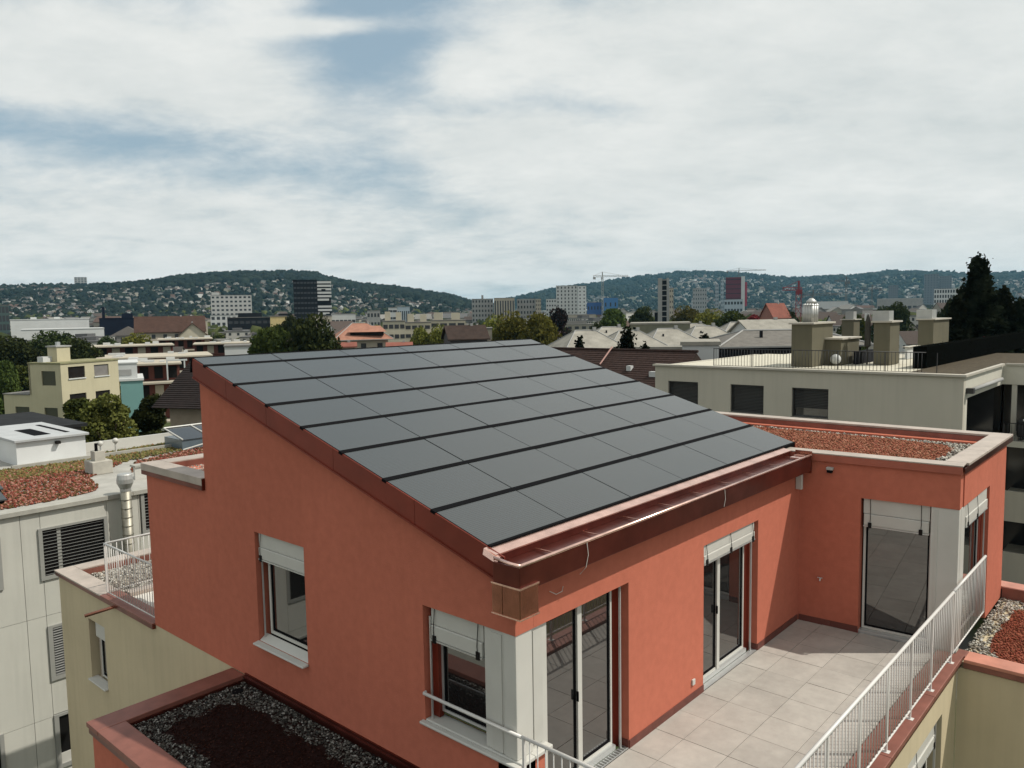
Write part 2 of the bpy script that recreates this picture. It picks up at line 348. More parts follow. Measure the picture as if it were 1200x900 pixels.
# ================================================================== THE RED BUILDING
bld = thing('apartment_building', 'terracotta red penthouse with a dark solar roof above cream lower floors', 'building', (4, 3, -10))
GZ = -10.0
RS = (5.331-3.354)/(7.063-0.278)                      # roof rise per metre
def roofz(y): return 3.354 + RS*(y-0.278)
def walls(mb, axis, p0, p1, u0, u1, z0, z1, holes):
    """a wall slab (thickness p0..p1 across `axis`) with rectangular holes (u0,u1,z0,z1)"""
    us = sorted({u0, u1, *[h[0] for h in holes], *[h[1] for h in holes]}); us = [u for u in us if u0 <= u <= u1]
    for a, b in zip(us, us[1:]):
        hs = sorted([h for h in holes if h[0] <= a+1e-6 and h[1] >= b-1e-6], key=lambda h: h[2]); z = z0
        segs = []
        for h in hs:
            if h[2] > z: segs.append((z, h[2]))
            z = h[3]
        if z < z1: segs.append((z, z1))
        for s0, s1 in segs:
            if axis == 0: mb.box(p0, p1, a, b, s0, s1)
            else: mb.box(a, b, p0, p1, s0, s1)
    return mb
LZ = 2.345
# gable wall (faces -X)
g = MB()
walls(g, 0, 0, 0.32, 0, 7.04, 0.10, 2.90, [(-0.1, 1.56, 0.795, LZ), (4.15, 5.51, 0.82, 2.60)])
g.prism([(0, 2.90), (7.04, 2.90), (7.04, roofz(7.04)-0.10), (0.17, roofz(0.17)-0.10), (0.17, 3.14), (0, 3.14)], 0, 0, 0.32)
g.box(0, 0.32, 7.04, 9.30, 0.10, 3.14)
g.build('gable_wall', RED, bld)
# terrace wall (faces -Y)
g = MB(); walls(g, 1, 0, 0.32, 0.323, 8.26, -0.05, 3.15, [(0.30, 2.32, -0.1, LZ), (4.44, 6.41, -0.1, LZ)])
g.build('terrace_wall', RED, bld)
B(8.26, 8.70, 0.10, 0.40, 0, 3.1).build('corner_pier', RED, bld)
# high rear and right walls of the tall part
B(0.35, 8.66, 6.80, 7.04, 0.1, roofz(6.80)-0.11).build('rear_wall', RED, bld)
MB().prism([(0.33, 2.9), (6.79, 2.9), (6.79, roofz(6.79)-0.10), (0.33, roofz(0.33)-0.10)], 0, 8.46, 8.70).build('side_wall', RED, bld)
B(0.35, 12.38, 0.42, 6.7, 2.90, 3.0).build('ceiling_slab', DARKIN, bld)
# wing front wall, slightly out of square
A0 = Vector((8.242, 0, 0)); A1 = Vector((8.419, -2.682, 0)); ad = (A1-A0); WL = ad.length; ad.normalize()
an = Vector((-ad.y, ad.x, 0))
if an.x < 0: an = -an
WM = Matrix(((ad.x, an.x, 0, A0.x), (ad.y, an.y, 0, A0.y), (0, 0, 1, 0), (0, 0, 0, 1)))   # u along, v inwards, z
LW = 2.53
g = MB(WM); walls(g, 1, 0, 0.30, 0.0, WL, -0.05, 3.14, [(1.10, WL+1, -0.06, LW)])
g.build('wing_front_wall', RED, bld)
g = MB(); walls(g, 1, -2.682, -2.382, 8.72, 12.40, -0.12, 3.139, [(8.6, 10.85, -0.13, LW-0.001)])
g.build('wing_side_wall', RED, bld)
B(12.12, 12.40, -2.38, 4.4, -0.12, 3.139).build('wing_back_wall', RED, bld)
B(8.75, 12.10, -2.30, 4.4, 2.98, 3.06).build('wing_roof_slab', BED, bld)
# wing copings (four runs with joints)
CT = 3.30
def coping(mb, pts): return mb
CAPF = mat('red_coping_face', (0.34, 0.095, 0.058), 0.55, 0.1, var=0.12, vscale=2)
g = MB(WM); g.box(-0.30, WL+0.035, -0.06, 0.30, CT-0.022, CT); g.build('front_coping', CAPM, bld, bevel=0.004)
g = MB(WM); g.box(-0.30, WL+0.030, -0.056, -0.04, CT-0.15, CT-0.023); g.build('coping_face', CAPF, bld)
g = MB(); g.box(8.72, 10.17, -2.74, -2.37, CT-0.045, CT+0.001); g.build('side_coping', CAPM, bld, bevel=0.004); B(8.44, 10.17, -2.738, -2.725, CT-0.15, CT-0.047).build('coping_face', COPPER_D, bld)  # side face dark: the shadow below the coping is put into its colour
g = MB(); g.box(10.185, 12.72, -2.74, -2.37, CT-0.045, CT+0.001); g.build('side_coping', CAPM, bld, bevel=0.004); B(10.185, 12.70, -2.738, -2.725, CT-0.15, CT-0.047).build('coping_face', COPPER_D, bld)  # shadow put into the face colour here as well
B(10.165, 10.19, -2.735, -2.38, CT-0.05, CT-0.004).build('coping_joint', BLACK, bld)
g = MB(); g.box(12.35, 12.72, -2.365, 4.5, CT-0.045, CT); g.build('back_coping', CAPM, bld, bevel=0.006)
# upstands behind the copings, red inside
B(12.33, 12.42, -2.36, 4.4, 3.05, CT-0.05).build('upstand', CAPR, bld)
g = MB(); g.box(8.75, 12.3, -2.42, -2.38, 3.05, CT-0.05); g.build('upstand', CAPR, bld)
g = MB(WM); g.box(-0.3, WL-0.3, 0.26, 0.30, 3.0, CT-0.05); g.build('upstand', CAPR, bld)
WING = [(8.50, 4.3), (8.56, 0.0), (8.74, -2.36), (12.33, -2.36), (12.33, 4.3)]
WSOIL = [(8.95, 4.3), (9.0, 1.5), (8.98, -0.55), (9.12, -1.6), (9.5, -1.95), (11.35, -1.95), (11.75, -1.6), (11.95, -0.5), (12.0, 4.3)]
cover('gravel_margin', WING, 3.085, 620, 0.026, GRAVEL, bld, [WSOIL])
cover('brick_chip_bed', WSOIL, 3.09, 900, 0.022, CHIPS, bld)
MB().prism(WSOIL[::-1], 2, 3.06, 3.085).build('chip_layer', BED_R, bld)

# rear left annex with its own coping
B(0.33, 1.6, 7.05, 9.30, 0.1, 3.139).build('annex_wall', RED, bld)
g = MB(); g.box(-0.06, 0.30, 7.045, 9.40, 3.14, 3.275); g.build('annex_coping', CAPM, bld, bevel=0.006); B(-0.058, -0.045, 7.05, 9.39, 3.06, 3.139).build('coping_face', COPPER_D, bld); B(-0.055, 0.30, 7.035, 7.044, 3.06, 3.26).build('coping_end', COPPER_D, bld)
g = MB(); g.box(0.31, 2.2, 9.02, 9.40, 3.14, 3.274); g.build('annex_coping', CAPM, bld, bevel=0.006)
B(0.302, 0.33, 7.05, 9.015, 3.05, 3.25).build('upstand', CAPR, bld)
B(0.33, 2.2, 8.99, 9.018, 3.05, 3.25).build('upstand', CAPR, bld)
B(0.335, 2.2, 7.045, 8.985, 3.0, 3.11).build('annex_roof', BED, bld)
cover('gravel_margin', [(0.34, 7.05), (2.2, 7.05), (2.2, 8.98), (0.34, 8.98)], 3.125, 800, 0.024, GRAVEL, bld)

# ------------------------------------------------ solar roof
rn = Vector((0, -RS, 1)).normalized(); rs = Vector((0, 1, RS)).normalized()
def RP(x, y, h=0.0): return Vector((x, y, roofz(y))) + rn*h
def roofbox(mb, x0, x1, y0, y1, h0, h1):
    P = [RP(x, y, h) for h in (h0, h1) for (x, y) in ((x0, y0), (x1, y0), (x1, y1), (x0, y1))]
    return mb.add(P, [(0,3,2,1),(4,5,6,7),(0,1,5,4),(1,2,6,5),(2,3,7,6),(3,0,4,7)])
XL, XR = -0.085, 8.73
roofbox(MB(), XL+0.01, XR-0.01, 0.295, 7.045, -0.115, -0.035).build('roof_deck', BLACK, bld)
cols = [XL, 1.39, 2.88, 4.38, 5.88, 7.36, XR]
rows = [0.33, 1.215, 2.12, 3.025, 3.925, 4.825, 5.735, 6.655, 7.05]
GAP = 0.010
for j in range(8):
    y0 = rows[j] + (0.044 if j else 0.0); y1 = rows[j+1] - (0.042 if j < 7 else 0)
    for i in range(6):
        tilt = random.uniform(-0.004, 0.004)
        x0, x1 = cols[i]+GAP, cols[i+1]-GAP
        P = [RP(x, y, h+(tilt if x == x0 else 0)) for h in (-0.03, 0.0) for (x, y) in ((x0, y0), (x1, y0), (x1, y1), (x0, y1))]
        # local frame so that every panel owns flat object coordinates
        ob = MB().add(P, [(0,3,2,1),(4,5,6,7),(0,1,5,4),(1,2,6,5),(2,3,7,6),(3,0,4,7)]).build('solar_panel', PANELM, bld)
for j in range(1, 8):
    roofbox(MB(), XL-0.015, XR+0.012, rows[j]-0.040, rows[j]+0.040, -0.033, 0.006).build('row_rail', BLACK, bld)
roofbox(MB(), XL, XR, 0.292, 0.326, -0.033, 0.004).build('row_rail', BLACK, bld)
# ridge trim and verges in segments
roofbox(MB(), XL-0.02, XR+0.02, 7.053, 7.085, -0.25, 0.006).build('ridge_trim', BLACK, bld)
vy = [0.06, 1.55, 3.2, 4.85, 6.0, 7.075]
for a, b in zip(vy, vy[1:]):
    P = [(y, roofz(y)+d) for (y, d) in ((a+0.003, -0.34), (b-0.003, -0.34), (b-0.003, -0.012), (a+0.003, -0.012))]
    MB().prism(P, 0, XL-0.012, XL+0.006).build('verge_board', VERGE, bld)
    MB().prism([(a+.003, roofz(a)-0.345), (b-.003, roofz(b)-0.345), (b-.003, roofz(b)-0.322), (a+.003, roofz(a)-0.322)], 0, XL-0.03, XL+0.1).build('verge_drip', VERGE, bld)
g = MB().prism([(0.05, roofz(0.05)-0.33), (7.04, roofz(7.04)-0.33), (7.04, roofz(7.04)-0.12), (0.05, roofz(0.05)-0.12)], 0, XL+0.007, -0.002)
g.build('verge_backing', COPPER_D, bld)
g = MB().prism([(0.3, roofz(0.3)-0.30), (7.1, roofz(7.1)-0.30), (7.1, roofz(7.1)-0.02), (0.3, roofz(0.3)-0.02)], 0, XR+0.004, XR+0.02)
g.build('verge_board', VERGE, bld)
# eaves: bright apron, box gutter, lip, fascia
GX0, GX1 = -0.19, 8.12
ez = roofz(0.29)
g = MB().prism([(0.289, ez-0.018), (0.145, ez-0.055), (0.145, ez-0.070), (0.289, ez-0.033)], 0, XL-0.06, GX1+0.03)
apron = g.build('eaves_apron', COPPER_L, bld)
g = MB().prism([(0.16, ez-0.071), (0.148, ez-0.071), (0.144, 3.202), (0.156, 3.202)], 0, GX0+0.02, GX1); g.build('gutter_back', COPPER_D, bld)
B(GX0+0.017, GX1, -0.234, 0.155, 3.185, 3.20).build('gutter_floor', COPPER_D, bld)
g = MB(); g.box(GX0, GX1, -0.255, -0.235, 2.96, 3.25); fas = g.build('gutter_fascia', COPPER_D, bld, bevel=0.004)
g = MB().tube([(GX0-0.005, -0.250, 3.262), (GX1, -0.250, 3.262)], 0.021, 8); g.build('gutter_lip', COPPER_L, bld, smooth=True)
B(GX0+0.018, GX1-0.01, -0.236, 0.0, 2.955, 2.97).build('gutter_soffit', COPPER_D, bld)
# gutter end, returning along the gable
B(GX0-0.012, GX0+0.016, -0.254, 0.14, 2.87, 3.24).build('gutter_end', COPPER_D, bld, bevel=0.004)
g = MB(); g.tube([(GX0-0.003, -0.256, 3.262), (GX0-0.003, -0.12, 3.262), (GX0-0.003, 0.12, 3.285)], 0.021, 8); g.build('gutter_lip', COPPER_L, bld, smooth=True)
g = MB(); g.add([(XL-0.07, 0.10, 3.275), (XL+0.02, 0.10, 3.275), (XL+0.02, 0.32, 3.35), (XL-0.07, 0.32, 3.35), (XL-0.09, 0.10, 3.21), (XL-0.09, 0.32, 3.28)], [(0,1,2,3),(0,3,5,4)])
g.build('apron_corner', COPPER_L, bld, recalc=False)
B(GX0+0.018, -0.004, 0.01, 0.14, 2.87, 3.16).build('gutter_end_box', COPPER_D, bld)
# rain box below the gutter end
g = MB(); g.box(GX0-0.03, 0.10, -0.27, -0.012, 2.66, 3.01); g.box(GX0-0.03, -0.012, -0.012, 0.15, 2.66, 3.01); g.build('rain_box', COPPER, bld, bevel=0.008)
g = MB(); g.box(GX0-0.036, 0.106, -0.276, -0.262, 3.0, 3.02); g.box(GX0-0.036, GX0-0.022, -0.261, 0.155, 3.0, 3.02); g.box(GX0-0.036, GX0-0.022, -0.261, 0.155, 2.655, 2.672); g.box(GX0-0.036, 0.106, -0.276, -0.262, 2.655, 2.672); g.build('rain_box_rim', COPPER_L, bld)
# hangers seen in the gutter, downpipe piece at the far end
for k in range(9):
    x = 0.5+k*0.92; B(x, x+0.025, -0.235, 0.12, 3.225, 3.232).build('gutter_bracket', COPPER, bld)
g = MB(); g.box(GX1-0.42, GX1-0.30, -0.2, -0.02, 3.235, 3.26); g.box(GX1-0.2, GX1-0.05, -0.18, 0.0, 3.24, 3.262); g.build('outlet_cover', COPPER_L, bld)
B(GX1+0.004, GX1+0.03, -0.262, 0.05, 2.915, 3.33).build('gutter_end', COPPER, bld)
B(8.02, 8.10, -0.12, -0.006, 2.60, 2.885).build('downpipe_sleeve', WHITE, bld, bevel=0.01)
# loose wire hanging from the gutter
def wire(p):
    return MB().tube(p, 0.0045, 5)
wire([(1.02, -0.262, 3.25), (1.03, -0.275, 3.1), (1.0, -0.262, 2.95), (0.96, -0.2, 2.86)]).build('loose_wire', WHITE, bld)
wire([(0.86, -0.02, 2.70), (0.80, -0.05, 2.66), (0.70, -0.04, 2.65), (0.60, -0.02, 2.71)]).build('loose_wire', WHITE, bld)
wire([(4.6, -0.262, 3.25), (4.61, -0.27, 3.1), (4.58, -0.262, 2.98)]).build('loose_wire', WHITE, bld)

# ------------------------------------------------ windows and doors of the penthouse
def M_gable():     # u = +Y along the gable, v = into the building (+X)
    return Matrix(((0, 1, 0, 0), (1, 0, 0, 0), (0, 0, 1, 0), (0, 0, 0, 1)))
MG = M_gable(); MT = Matrix.Identity(4)
MSIDE = Matrix(((1, 0, 0, 0), (0, 1, 0, -2.682), (0, 0, 1, 0), (0, 0, 0, 1)))
def blind(M, u0, u1, ztop, zbot, v0=0.05, parent=bld, n=2, wires=(0.12, 0.88)):
    h = (ztop-0.003)-zbot
    b = B(u0+0.02, u1-0.02, v0, v0+0.10, zbot+h*0.45, ztop-0.004, M).build('blind_box', WHITE2, parent, bevel=0.006)
    B(u0+0.03, u1-0.03, v0-0.02, v0+0.06, zbot+0.01, zbot+h*0.44, M).build('blind_packet', WHITE2, b, bevel=0.012)
    B(u0+0.025, u1-0.025, v0-0.025, v0+0.065, zbot-0.012, zbot+0.008, M).build('bottom_bar', ALU, b)
    for w in wires:
        u = u0+(u1-u0)*w
        B(u-0.03, u+0.03, v0-0.034, v0-0.021, zbot-0.03, zbot+0.07, M).build('blind_clip', DARKIN, b)
        MB(M).tube([(u, v0-0.01, ztop-0.01), (u+0.01, v0-0.03, zbot+0.3*h), (u, v0-0.028, zbot)], 0.005, 5).build('blind_cord', BLACK, b)
    return b
def leaf(M, u0, u1, z0, z1, v, parent, fr=0.045, fm=None, glass=None):
    """one glazed leaf: frame (black gasket inside) and pane"""
    fm = fm or WHITE
    g = MB(M); g.box(u0, u0+fr, v-0.03, v+0.03, z0, z1); g.box(u1-fr, u1, v-0.03, v+0.03, z0, z1)
    g.box(u0+fr, u1-fr, v-0.03, v+0.03, z0, z0+fr); g.box(u0+fr, u1-fr, v-0.03, v+0.03, z1-fr, z1)
    w = g.build('window', fm, parent)
    g = MB(M); e = 0.03; a, b, c, d = u0+fr, u1-fr, z0+fr, z1-fr
    g.box(a, a+e, v-0.015, v+0.015, c, d); g.box(b-e, b, v-0.015, v+0.015, c, d); g.box(a+e, b-e, v-0.015, v+0.015, c, c+e); g.box(a+e, b-e, v-0.015, v+0.015, d-e, d)
    g.build('gasket', BLACK, w)
    B(a+e, b-e, v-0.004, v+0.012, c+e, d-e, M).build('pane', glass or GLASS, w)
    return w
# gable window
leaf(MG, 4.19, 5.38, 0.93, 2.56, 0.17, bld, 0.05)
B(4.155, 5.505, 0.215, 0.24, 0.83, 2.598, MG).build('window_backing', DARKIN, bld)
blind(MG, 4.17, 5.49, 2.6, 2.16, wires=(0.93,))
g = MB(MG); g.box(5.44, 5.46, 0.07, 0.09, 0.83, 2.2); g.build('blind_guide', ALU, bld)

def sill(M, u0, u1, v0, v1, z, name='window_sill', mt=None, rise=0.012):
    g = MB(M); vs = [(u0,v0,z-0.045),(u1,v0,z-0.045),(u1,v1,z-0.045),(u0,v1,z-0.045),(u0,v0,z-0.015),(u1,v0,z-0.015),(u1,v1,z+rise),(u0,v1,z+rise)]
    g.add(vs, [(0,3,2,1),(4,5,6,7),(0,1,5,4),(1,2,6,5),(2,3,7,6),(3,0,4,7)]); return g.build(name, mt or WHITE, bld, bevel=0.012)
sill(MG, 4.153, 5.507, 0.001, 0.139, 0.835, rise=0.07); sill(MG, 4.135, 5.525, -0.11, 0.0, 0.82, name='sill_nose', rise=0.0)
# corner window of the gable
leaf(MG, 0.56, 1.42, 0.93, LZ-0.02, 0.20, bld, 0.035, ALU)
B(0.45, 1.555, 0.245, 0.27, 0.86, LZ-0.004, MG).build('window_backing', DARKIN, bld)
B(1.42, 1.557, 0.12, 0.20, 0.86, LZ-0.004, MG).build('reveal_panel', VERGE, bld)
g = MB(MG); g.box(1.478, 1.50, 0.05, 0.07, 0.83, 2.2); g.build('blind_guide', ALU, bld)
blind(MG, 0.55, 1.50, LZ, 1.90, v0=0.07, wires=(0.10, 0.9))
# white corner pillar: casing in three plates
g = MB(); g.box(0.012, 0.30, 0.012, 0.20, 0.852, LZ-0.004); g.box(0.03, 0.20, 0.205, 0.52, 0.852, LZ-0.004); g.build('corner_pillar', WHITE, bld, bevel=0.01)
g = MB(); g.box(0.305, 0.60, 0.035, 0.20, 0.0, LZ-0.005); g.build('corner_pillar', WHITE, bld, bevel=0.008)
B(0.335, 0.50, 0.024, 0.034, 0.9, LZ-0.05).build('pillar_plate', WHITE2, bld)
B(0.018, 0.03, 0.24, 0.40, 0.86, LZ-0.05).build('pillar_plate', WHITE2, bld)
# wall below the corner sill on the terrace side, and the wrap round sill
B(0.0, 0.50, -0.0, 0.30, -0.05, 0.79).build('parapet_below_sill', RED, bld)
g = MB(); g.box(-0.075, 0.0, -0.07, 1.60, 0.797, 0.832); g.box(0.001, 0.24, -0.07, 1.558, 0.798, 0.85); g.box(0.241, 0.57, -0.07, 0.16, 0.797, 0.8495); g.build('corner_sill', WHITE, bld, bevel=0.012)
# sliding door 1
def door(M, u0, u1, z0, z1, v, parent, split, with_blind=True, bz=2.04):
    d = B(u0, u1, v-0.05, v+0.05, z0-0.07, z0, M).build('door_threshold', ALU, parent)
    leaf(M, u0, split, z0, z1, v, parent, 0.035)
    leaf(M, split+0.002, u1, z0, z1, v+0.035, parent, 0.035)
    B(split-0.035, split+0.055, v-0.045, v-0.031, z0, z1, M).build('door_stile', WHITE, parent)
    B(split-0.052, split-0.036, v-0.06, v-0.031, z0+0.95, z0+1.08, M).build('door_handle', BLACK, parent)
    B(u0, u1, v+0.10, v+0.12, z0-0.05, z1+0.05, M).build('door_backing', DARKIN, parent)
door(MT, 0.62, 2.14, 0.09, LZ-0.03, 0.15, bld, 1.34)
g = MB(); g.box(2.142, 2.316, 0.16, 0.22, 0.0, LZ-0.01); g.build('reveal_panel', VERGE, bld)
B(2.215, 2.24, 0.07, 0.095, 0.0, LZ-0.01).build('blind_guide', ALU, bld)
B(0.64, 2.31, 0.0, 0.10, 0.001, 0.012).build('drain_grate', ALU, bld)
for k in range(28): B(0.66+k*0.059, 0.69+k*0.059, 0.012, 0.088, 0.0125, 0.018).build('grate_bar', mat('grate_dark', (0.16,0.16,0.15), 0.5, 0.5), bld)
# curtain behind the right half
# sliding door 2
door(MT, 4.46, 6.19, 0.09, LZ-0.03, 0.15, bld, 5.14)
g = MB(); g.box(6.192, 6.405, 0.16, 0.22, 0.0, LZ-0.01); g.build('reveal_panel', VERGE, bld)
B(6.295, 6.32, 0.07, 0.095, 0.0, LZ-0.01).build('blind_guide', ALU, bld)
B(4.46, 6.40, 0.0, 0.10, 0.001, 0.012).build('drain_grate', ALU, bld)
blind(MT, 4.45, 6.33, LZ, 2.03, v0=0.03, wires=(0.06, 0.5, 0.94))
# wing door and corner
leaf(WM, 1.13, 2.26, 0.06, LW-0.02, 0.17, bld, 0.04)
B(1.102, 2.35, 0.21, 0.235, 0.03, LW-0.01, WM).build('window_backing', DARKIN, bld)
B(1.105, WL, 0.02, 0.139, -0.05, 0.055, WM).build('door_threshold', ALU, bld)
blind(WM, 1.12, 2.25, LW, 2.02, v0=0.05, wires=(0.12, 0.86))
g = MB(WM); g.box(2.25, WL-0.005, 0.012, 0.20, 0.0, LW-0.004); g.build('corner_pillar', WHITE, bld, bevel=0.01)
B(2.31, 2.36, 0.004, 0.011, 0.05, LW-0.05, WM).build('pillar_plate', WHITE2, bld)
g = MB(MSIDE); g.box(8.615, 8.90, 0.014, 0.22, 0.0, LW-0.006); g.build('corner_pillar', WHITE, bld, bevel=0.008)
leaf(MSIDE, 8.95, 10.60, 0.06, LW-0.02, 0.16, bld, 0.045, ALU)
B(8.92, 10.83, 0.20, 0.225, 0.03, LW-0.01, MSIDE).build('window_backing', DARKIN, bld)
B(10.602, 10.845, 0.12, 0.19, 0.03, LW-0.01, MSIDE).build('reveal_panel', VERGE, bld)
B(10.70, 10.72, 0.04, 0.06, 0.03, 2.2, MSIDE).build('blind_guide', ALU, bld)
blind(MSIDE, 8.92, 10.72, LW, 2.12, v0=0.02, wires=(0.08, 0.5))
# skirting tiles
def skirt(M, u0, u1, z=0.0, h=0.115):
    u = u0
    while u < u1-0.02:
        e = min(u+0.60, u1); B(u+0.002, e-0.002, -0.014, -0.001, z+0.001, z+h, M).build('skirting_tile', SKIRT, bld); u = e
skirt(MT, 2.32, 4.44); skirt(MT, 6.41, 8.20); skirt(WM, 0.02, 1.10)
B(2.306, 2.319, 0.0, 0.15, 0.001, 0.115).build('skirting_tile', SKIRT, bld)
B(6.396, 6.409, 0.0, 0.15, 0.001, 0.115).build('skirting_tile', SKIRT, bld)
# small fittings
B(0.50, 0.62, -0.09, -0.001, 3.00, 3.05, WM).build('camera_housing', mat('lamp_grey', (0.35,0.34,0.32), 0.5), bld, bevel=0.008)
B(0.51, 0.60, -0.075, -0.001, 2.945, 2.999, WM).build('camera_base', BLACK, bld)
g = MB(WM); g.tube([(0.42, -0.001, 0.90), (0.42, -0.05, 0.90), (0.42, -0.065, 0.86)], 0.012, 8); g.tube([(0.37, -0.04, 0.915), (0.46, -0.04, 0.915)], 0.009, 6)
g.build('garden_tap', ALU, bld)
B(4.06, 4.14, -0.03, -0.001, 0.24, 0.33).build('wall_socket', WHITE, bld, bevel=0.006)

# ------------------------------------------------ terrace floor
B(0.02, 8.30, -2.42, 0.12, -0.30, -0.022).build('terrace_bed', JOINT, bld)
xs = [0.03] + [0.24+0.69*k for k in range(12)] + [8.225]
ys = [-0.004, -0.459, -1.128, -1.797, -2.400]
for j in range(4):
    for i in range(len(xs)-1):
        x1 = xs[i+1]; lim = 8.235+0.066*(-(ys[j]+ys[j+1])/2)
        if i == len(xs)-2: x1 = lim
        dz = random.uniform(-0.002, 0.002)
        t = B(xs[i]+0.004, x1-0.004, ys[j+1]+0.004, ys[j]-0.004, -0.021, 0.0+dz)
        t.build('floor_tile', TILE, bld)
# terrace parapet coping in lengths
def cap_run(name, x0, x1, y0, y1, z0, z1, mt): return B(x0, x1, y0, y1, z0, z1).build(name, mt, bld, bevel=0.008)
cx = [0.0, 2.1, 4.27, 6.44, 8.33]
for a, b in zip(cx, cx[1:]): cap_run('terrace_coping', a+0.004, b-0.004, -2.84, -2.43, -0.03, 0.045, CAPR)
B(0.0, 8.33, -2.80, -2.45, -0.14, -0.031).build('terrace_kerb', COPPER_D, bld)

# ------------------------------------------------ cream lower storeys
g = MB(); walls(g, 0, 0.012, 0.30, 0.05, 14.38, GZ, 0.098, [(11.85, 12.72, -2.0, -0.62), (11.85, 12.72, -5.2, -3.8)]); g.build('cream_gable', YEL, bld)
g = MB(); walls(g, 1, -2.76, -2.50, 0.013, 8.24, GZ, -0.142, [(5.35, 7.30, -2.6, -0.60), (1.5, 3.6, -2.6, -0.6)]); g.build('cream_front', YEL, bld)
g = MB(); g.box(0.02, 0.30, -2.49, 0.04, GZ, -0.31); g.build('cream_gable', YEL, bld)
B(8.245, 8.50, -7.5, -2.765, GZ, -0.145).build('cream_side', YEL, bld)
B(0.32, 2.6, 14.08, 14.379, GZ, 0.02).build('cream_rear', YEL, bld)
leaf(MG, 11.90, 12.45, -1.93, -0.95, 0.17, bld, 0.04)
B(11.86, 12.71, 0.22, 0.24, -1.99, -0.63, MG).build('window_backing', DARKIN, bld)
B(11.87, 12.45, 0.05, 0.15, -0.98, -0.63, MG).build('blind_box', WHITE2, bld, bevel=0.01)
B(12.46, 12.56, 0.15, 0.2, -1.96, -0.64, MG).build('reveal_panel', CAPM, bld)
sill(MG, 11.83, 12.76, -0.07, 0.14, -1.985)
M2 = Matrix.Translation((0, -2.76, 0))
leaf(M2, 5.40, 6.95, -2.55, -0.95, 0.15, bld, 0.05)
B(5.36, 7.29, 0.20, 0.22, -2.59, -0.61, M2).build('window_backing', DARKIN, bld)
blind(M2, 5.38, 7.0, -0.60, -0.98, v0=0.03, wires=(0.3, 0.93))
B(7.10, 7.13, 0.04, 0.07, -2.5, -0.7, M2).build('blind_guide', ALU, bld)
B(11.86, 12.71, 0.15, 0.18, -5.19, -3.81, MG).build('pane', GLASS, bld)
# small stub lamp on the cream wall
B(6.85, 7.02, -0.03, 0.011, -0.42, -0.38, MG).build('wall_stub', WHITE, bld)

# left roof terrace on the cream storey
B(0.30, 4.0, 9.32, 14.07, -0.20, -0.06).build('left_roof_slab', BED, bld)
cap_run('left_coping', -0.06, 0.36, 11.80, 14.45, 0.10, 0.135, CAPM)
cap_run('left_coping', -0.06, 0.36, 9.31, 11.79, 0.10, 0.135, CAPR)
B(-0.055, 0.012, 9.31, 14.40, 0.02, 0.099).build('coping_drip', COPPER_D, bld)
cap_run('rear_coping', 0.365, 4.0, 14.03, 14.45, 0.09, 0.134, CAPM)
B(0.33, 0.36, 9.32, 14.02, -0.06, 0.099).build('upstand', CAPR, bld)
B(0.362, 4.0, 13.99, 14.02, -0.06, 0.089).build('upstand', CAPR, bld)
cover('gravel_margin', [(0.37, 11.95), (4.0, 11.95), (4.0, 13.97), (0.37, 13.97)], -0.045, 800, 0.03, GRAVEL, bld)
B(0.50, 4.0, 11.60, 11.90, -0.06, 0.06).build('curb', CAPM, bld)
B(0.37, 4.0, 9.32, 11.59, -0.059, -0.02).build('balcony_floor', mat('pale_floor', (0.55,0.53,0.48), 0.8), bld)
g = MB(); g.tube([(0.0, 11.15, 0.02), (-0.10, 11.2, 0.0), (-0.55, 11.32, -0.06)], 0.035, 10); g.build('overflow_spout', COPPER, bld, smooth=True)

# lower red annex roof in front of the gable
B(-2.27, -0.003, -1.0, 6.36, GZ, -0.02).build('lower_annex', RED, bld)
for (a, b) in ((-1.0, 1.9), (1.905, 6.0)): cap_run('annex_coping', -2.33, -1.93, a, b-0.003, 0.02, 0.095, CAPR)
cap_run('annex_coping', -2.33, -0.004, 6.005, 6.42, 0.021, 0.0955, CAPR)
B(-2.32, -2.272, -1.0, 6.36, -0.06, 0.019).build('coping_drip', COPPER_D, bld)
B(-1.96, -1.93, -1.0, 5.97, -0.12, 0.019).build('upstand', COPPER_D, bld)
B(-1.96, -0.03, 5.975, 6.004, -0.12, 0.019).build('upstand', COPPER_D, bld)
B(-1.93, -0.03, -1.0, 5.97, -0.15, -0.105).build('annex_roof', BED_D, bld) if False else B(-1.93, -0.03, -1.0, 5.97, -0.018, -0.010).build('annex_roof', BED_D, bld)
g = MB(); g.box(-0.03, -0.004, -1.0, 5.97, -0.009, 0.14); g.box(-0.05, -0.031, -1.0, 5.97, 0.06, 0.09); g.build('wall_flashing', COPPER_D, bld)
ANX = [(-1.92, -1.0), (-0.06, -1.0), (-0.06, 5.95), (-1.92, 5.95)]
ASOIL = [(-1.58, -1.0), (-0.44, -1.0), (-0.46, 4.2), (-0.43, 5.0), (-0.50, 5.36), (-0.72, 5.52), (-1.05, 5.50), (-1.38, 5.55), (-1.58, 5.40), (-1.63, 5.0), (-1.57, 4.2)]
cover('gravel_margin', ANX, -0.004, 1500, 0.018, GRAVEL_D, bld, [ASOIL], wob=0.05)
MB().prism(ASOIL, 2, -0.009, 0.004).build('chip_layer', BED_D, bld)
cover('lava_chip_bed', ASOIL, 0.008, 1300, 0.013, CHIPS_D, bld)
MB().cyl(-0.30, 5.72, -0.01, 0.02, 0.09, 16).build('roof_drain', BLACK, bld)

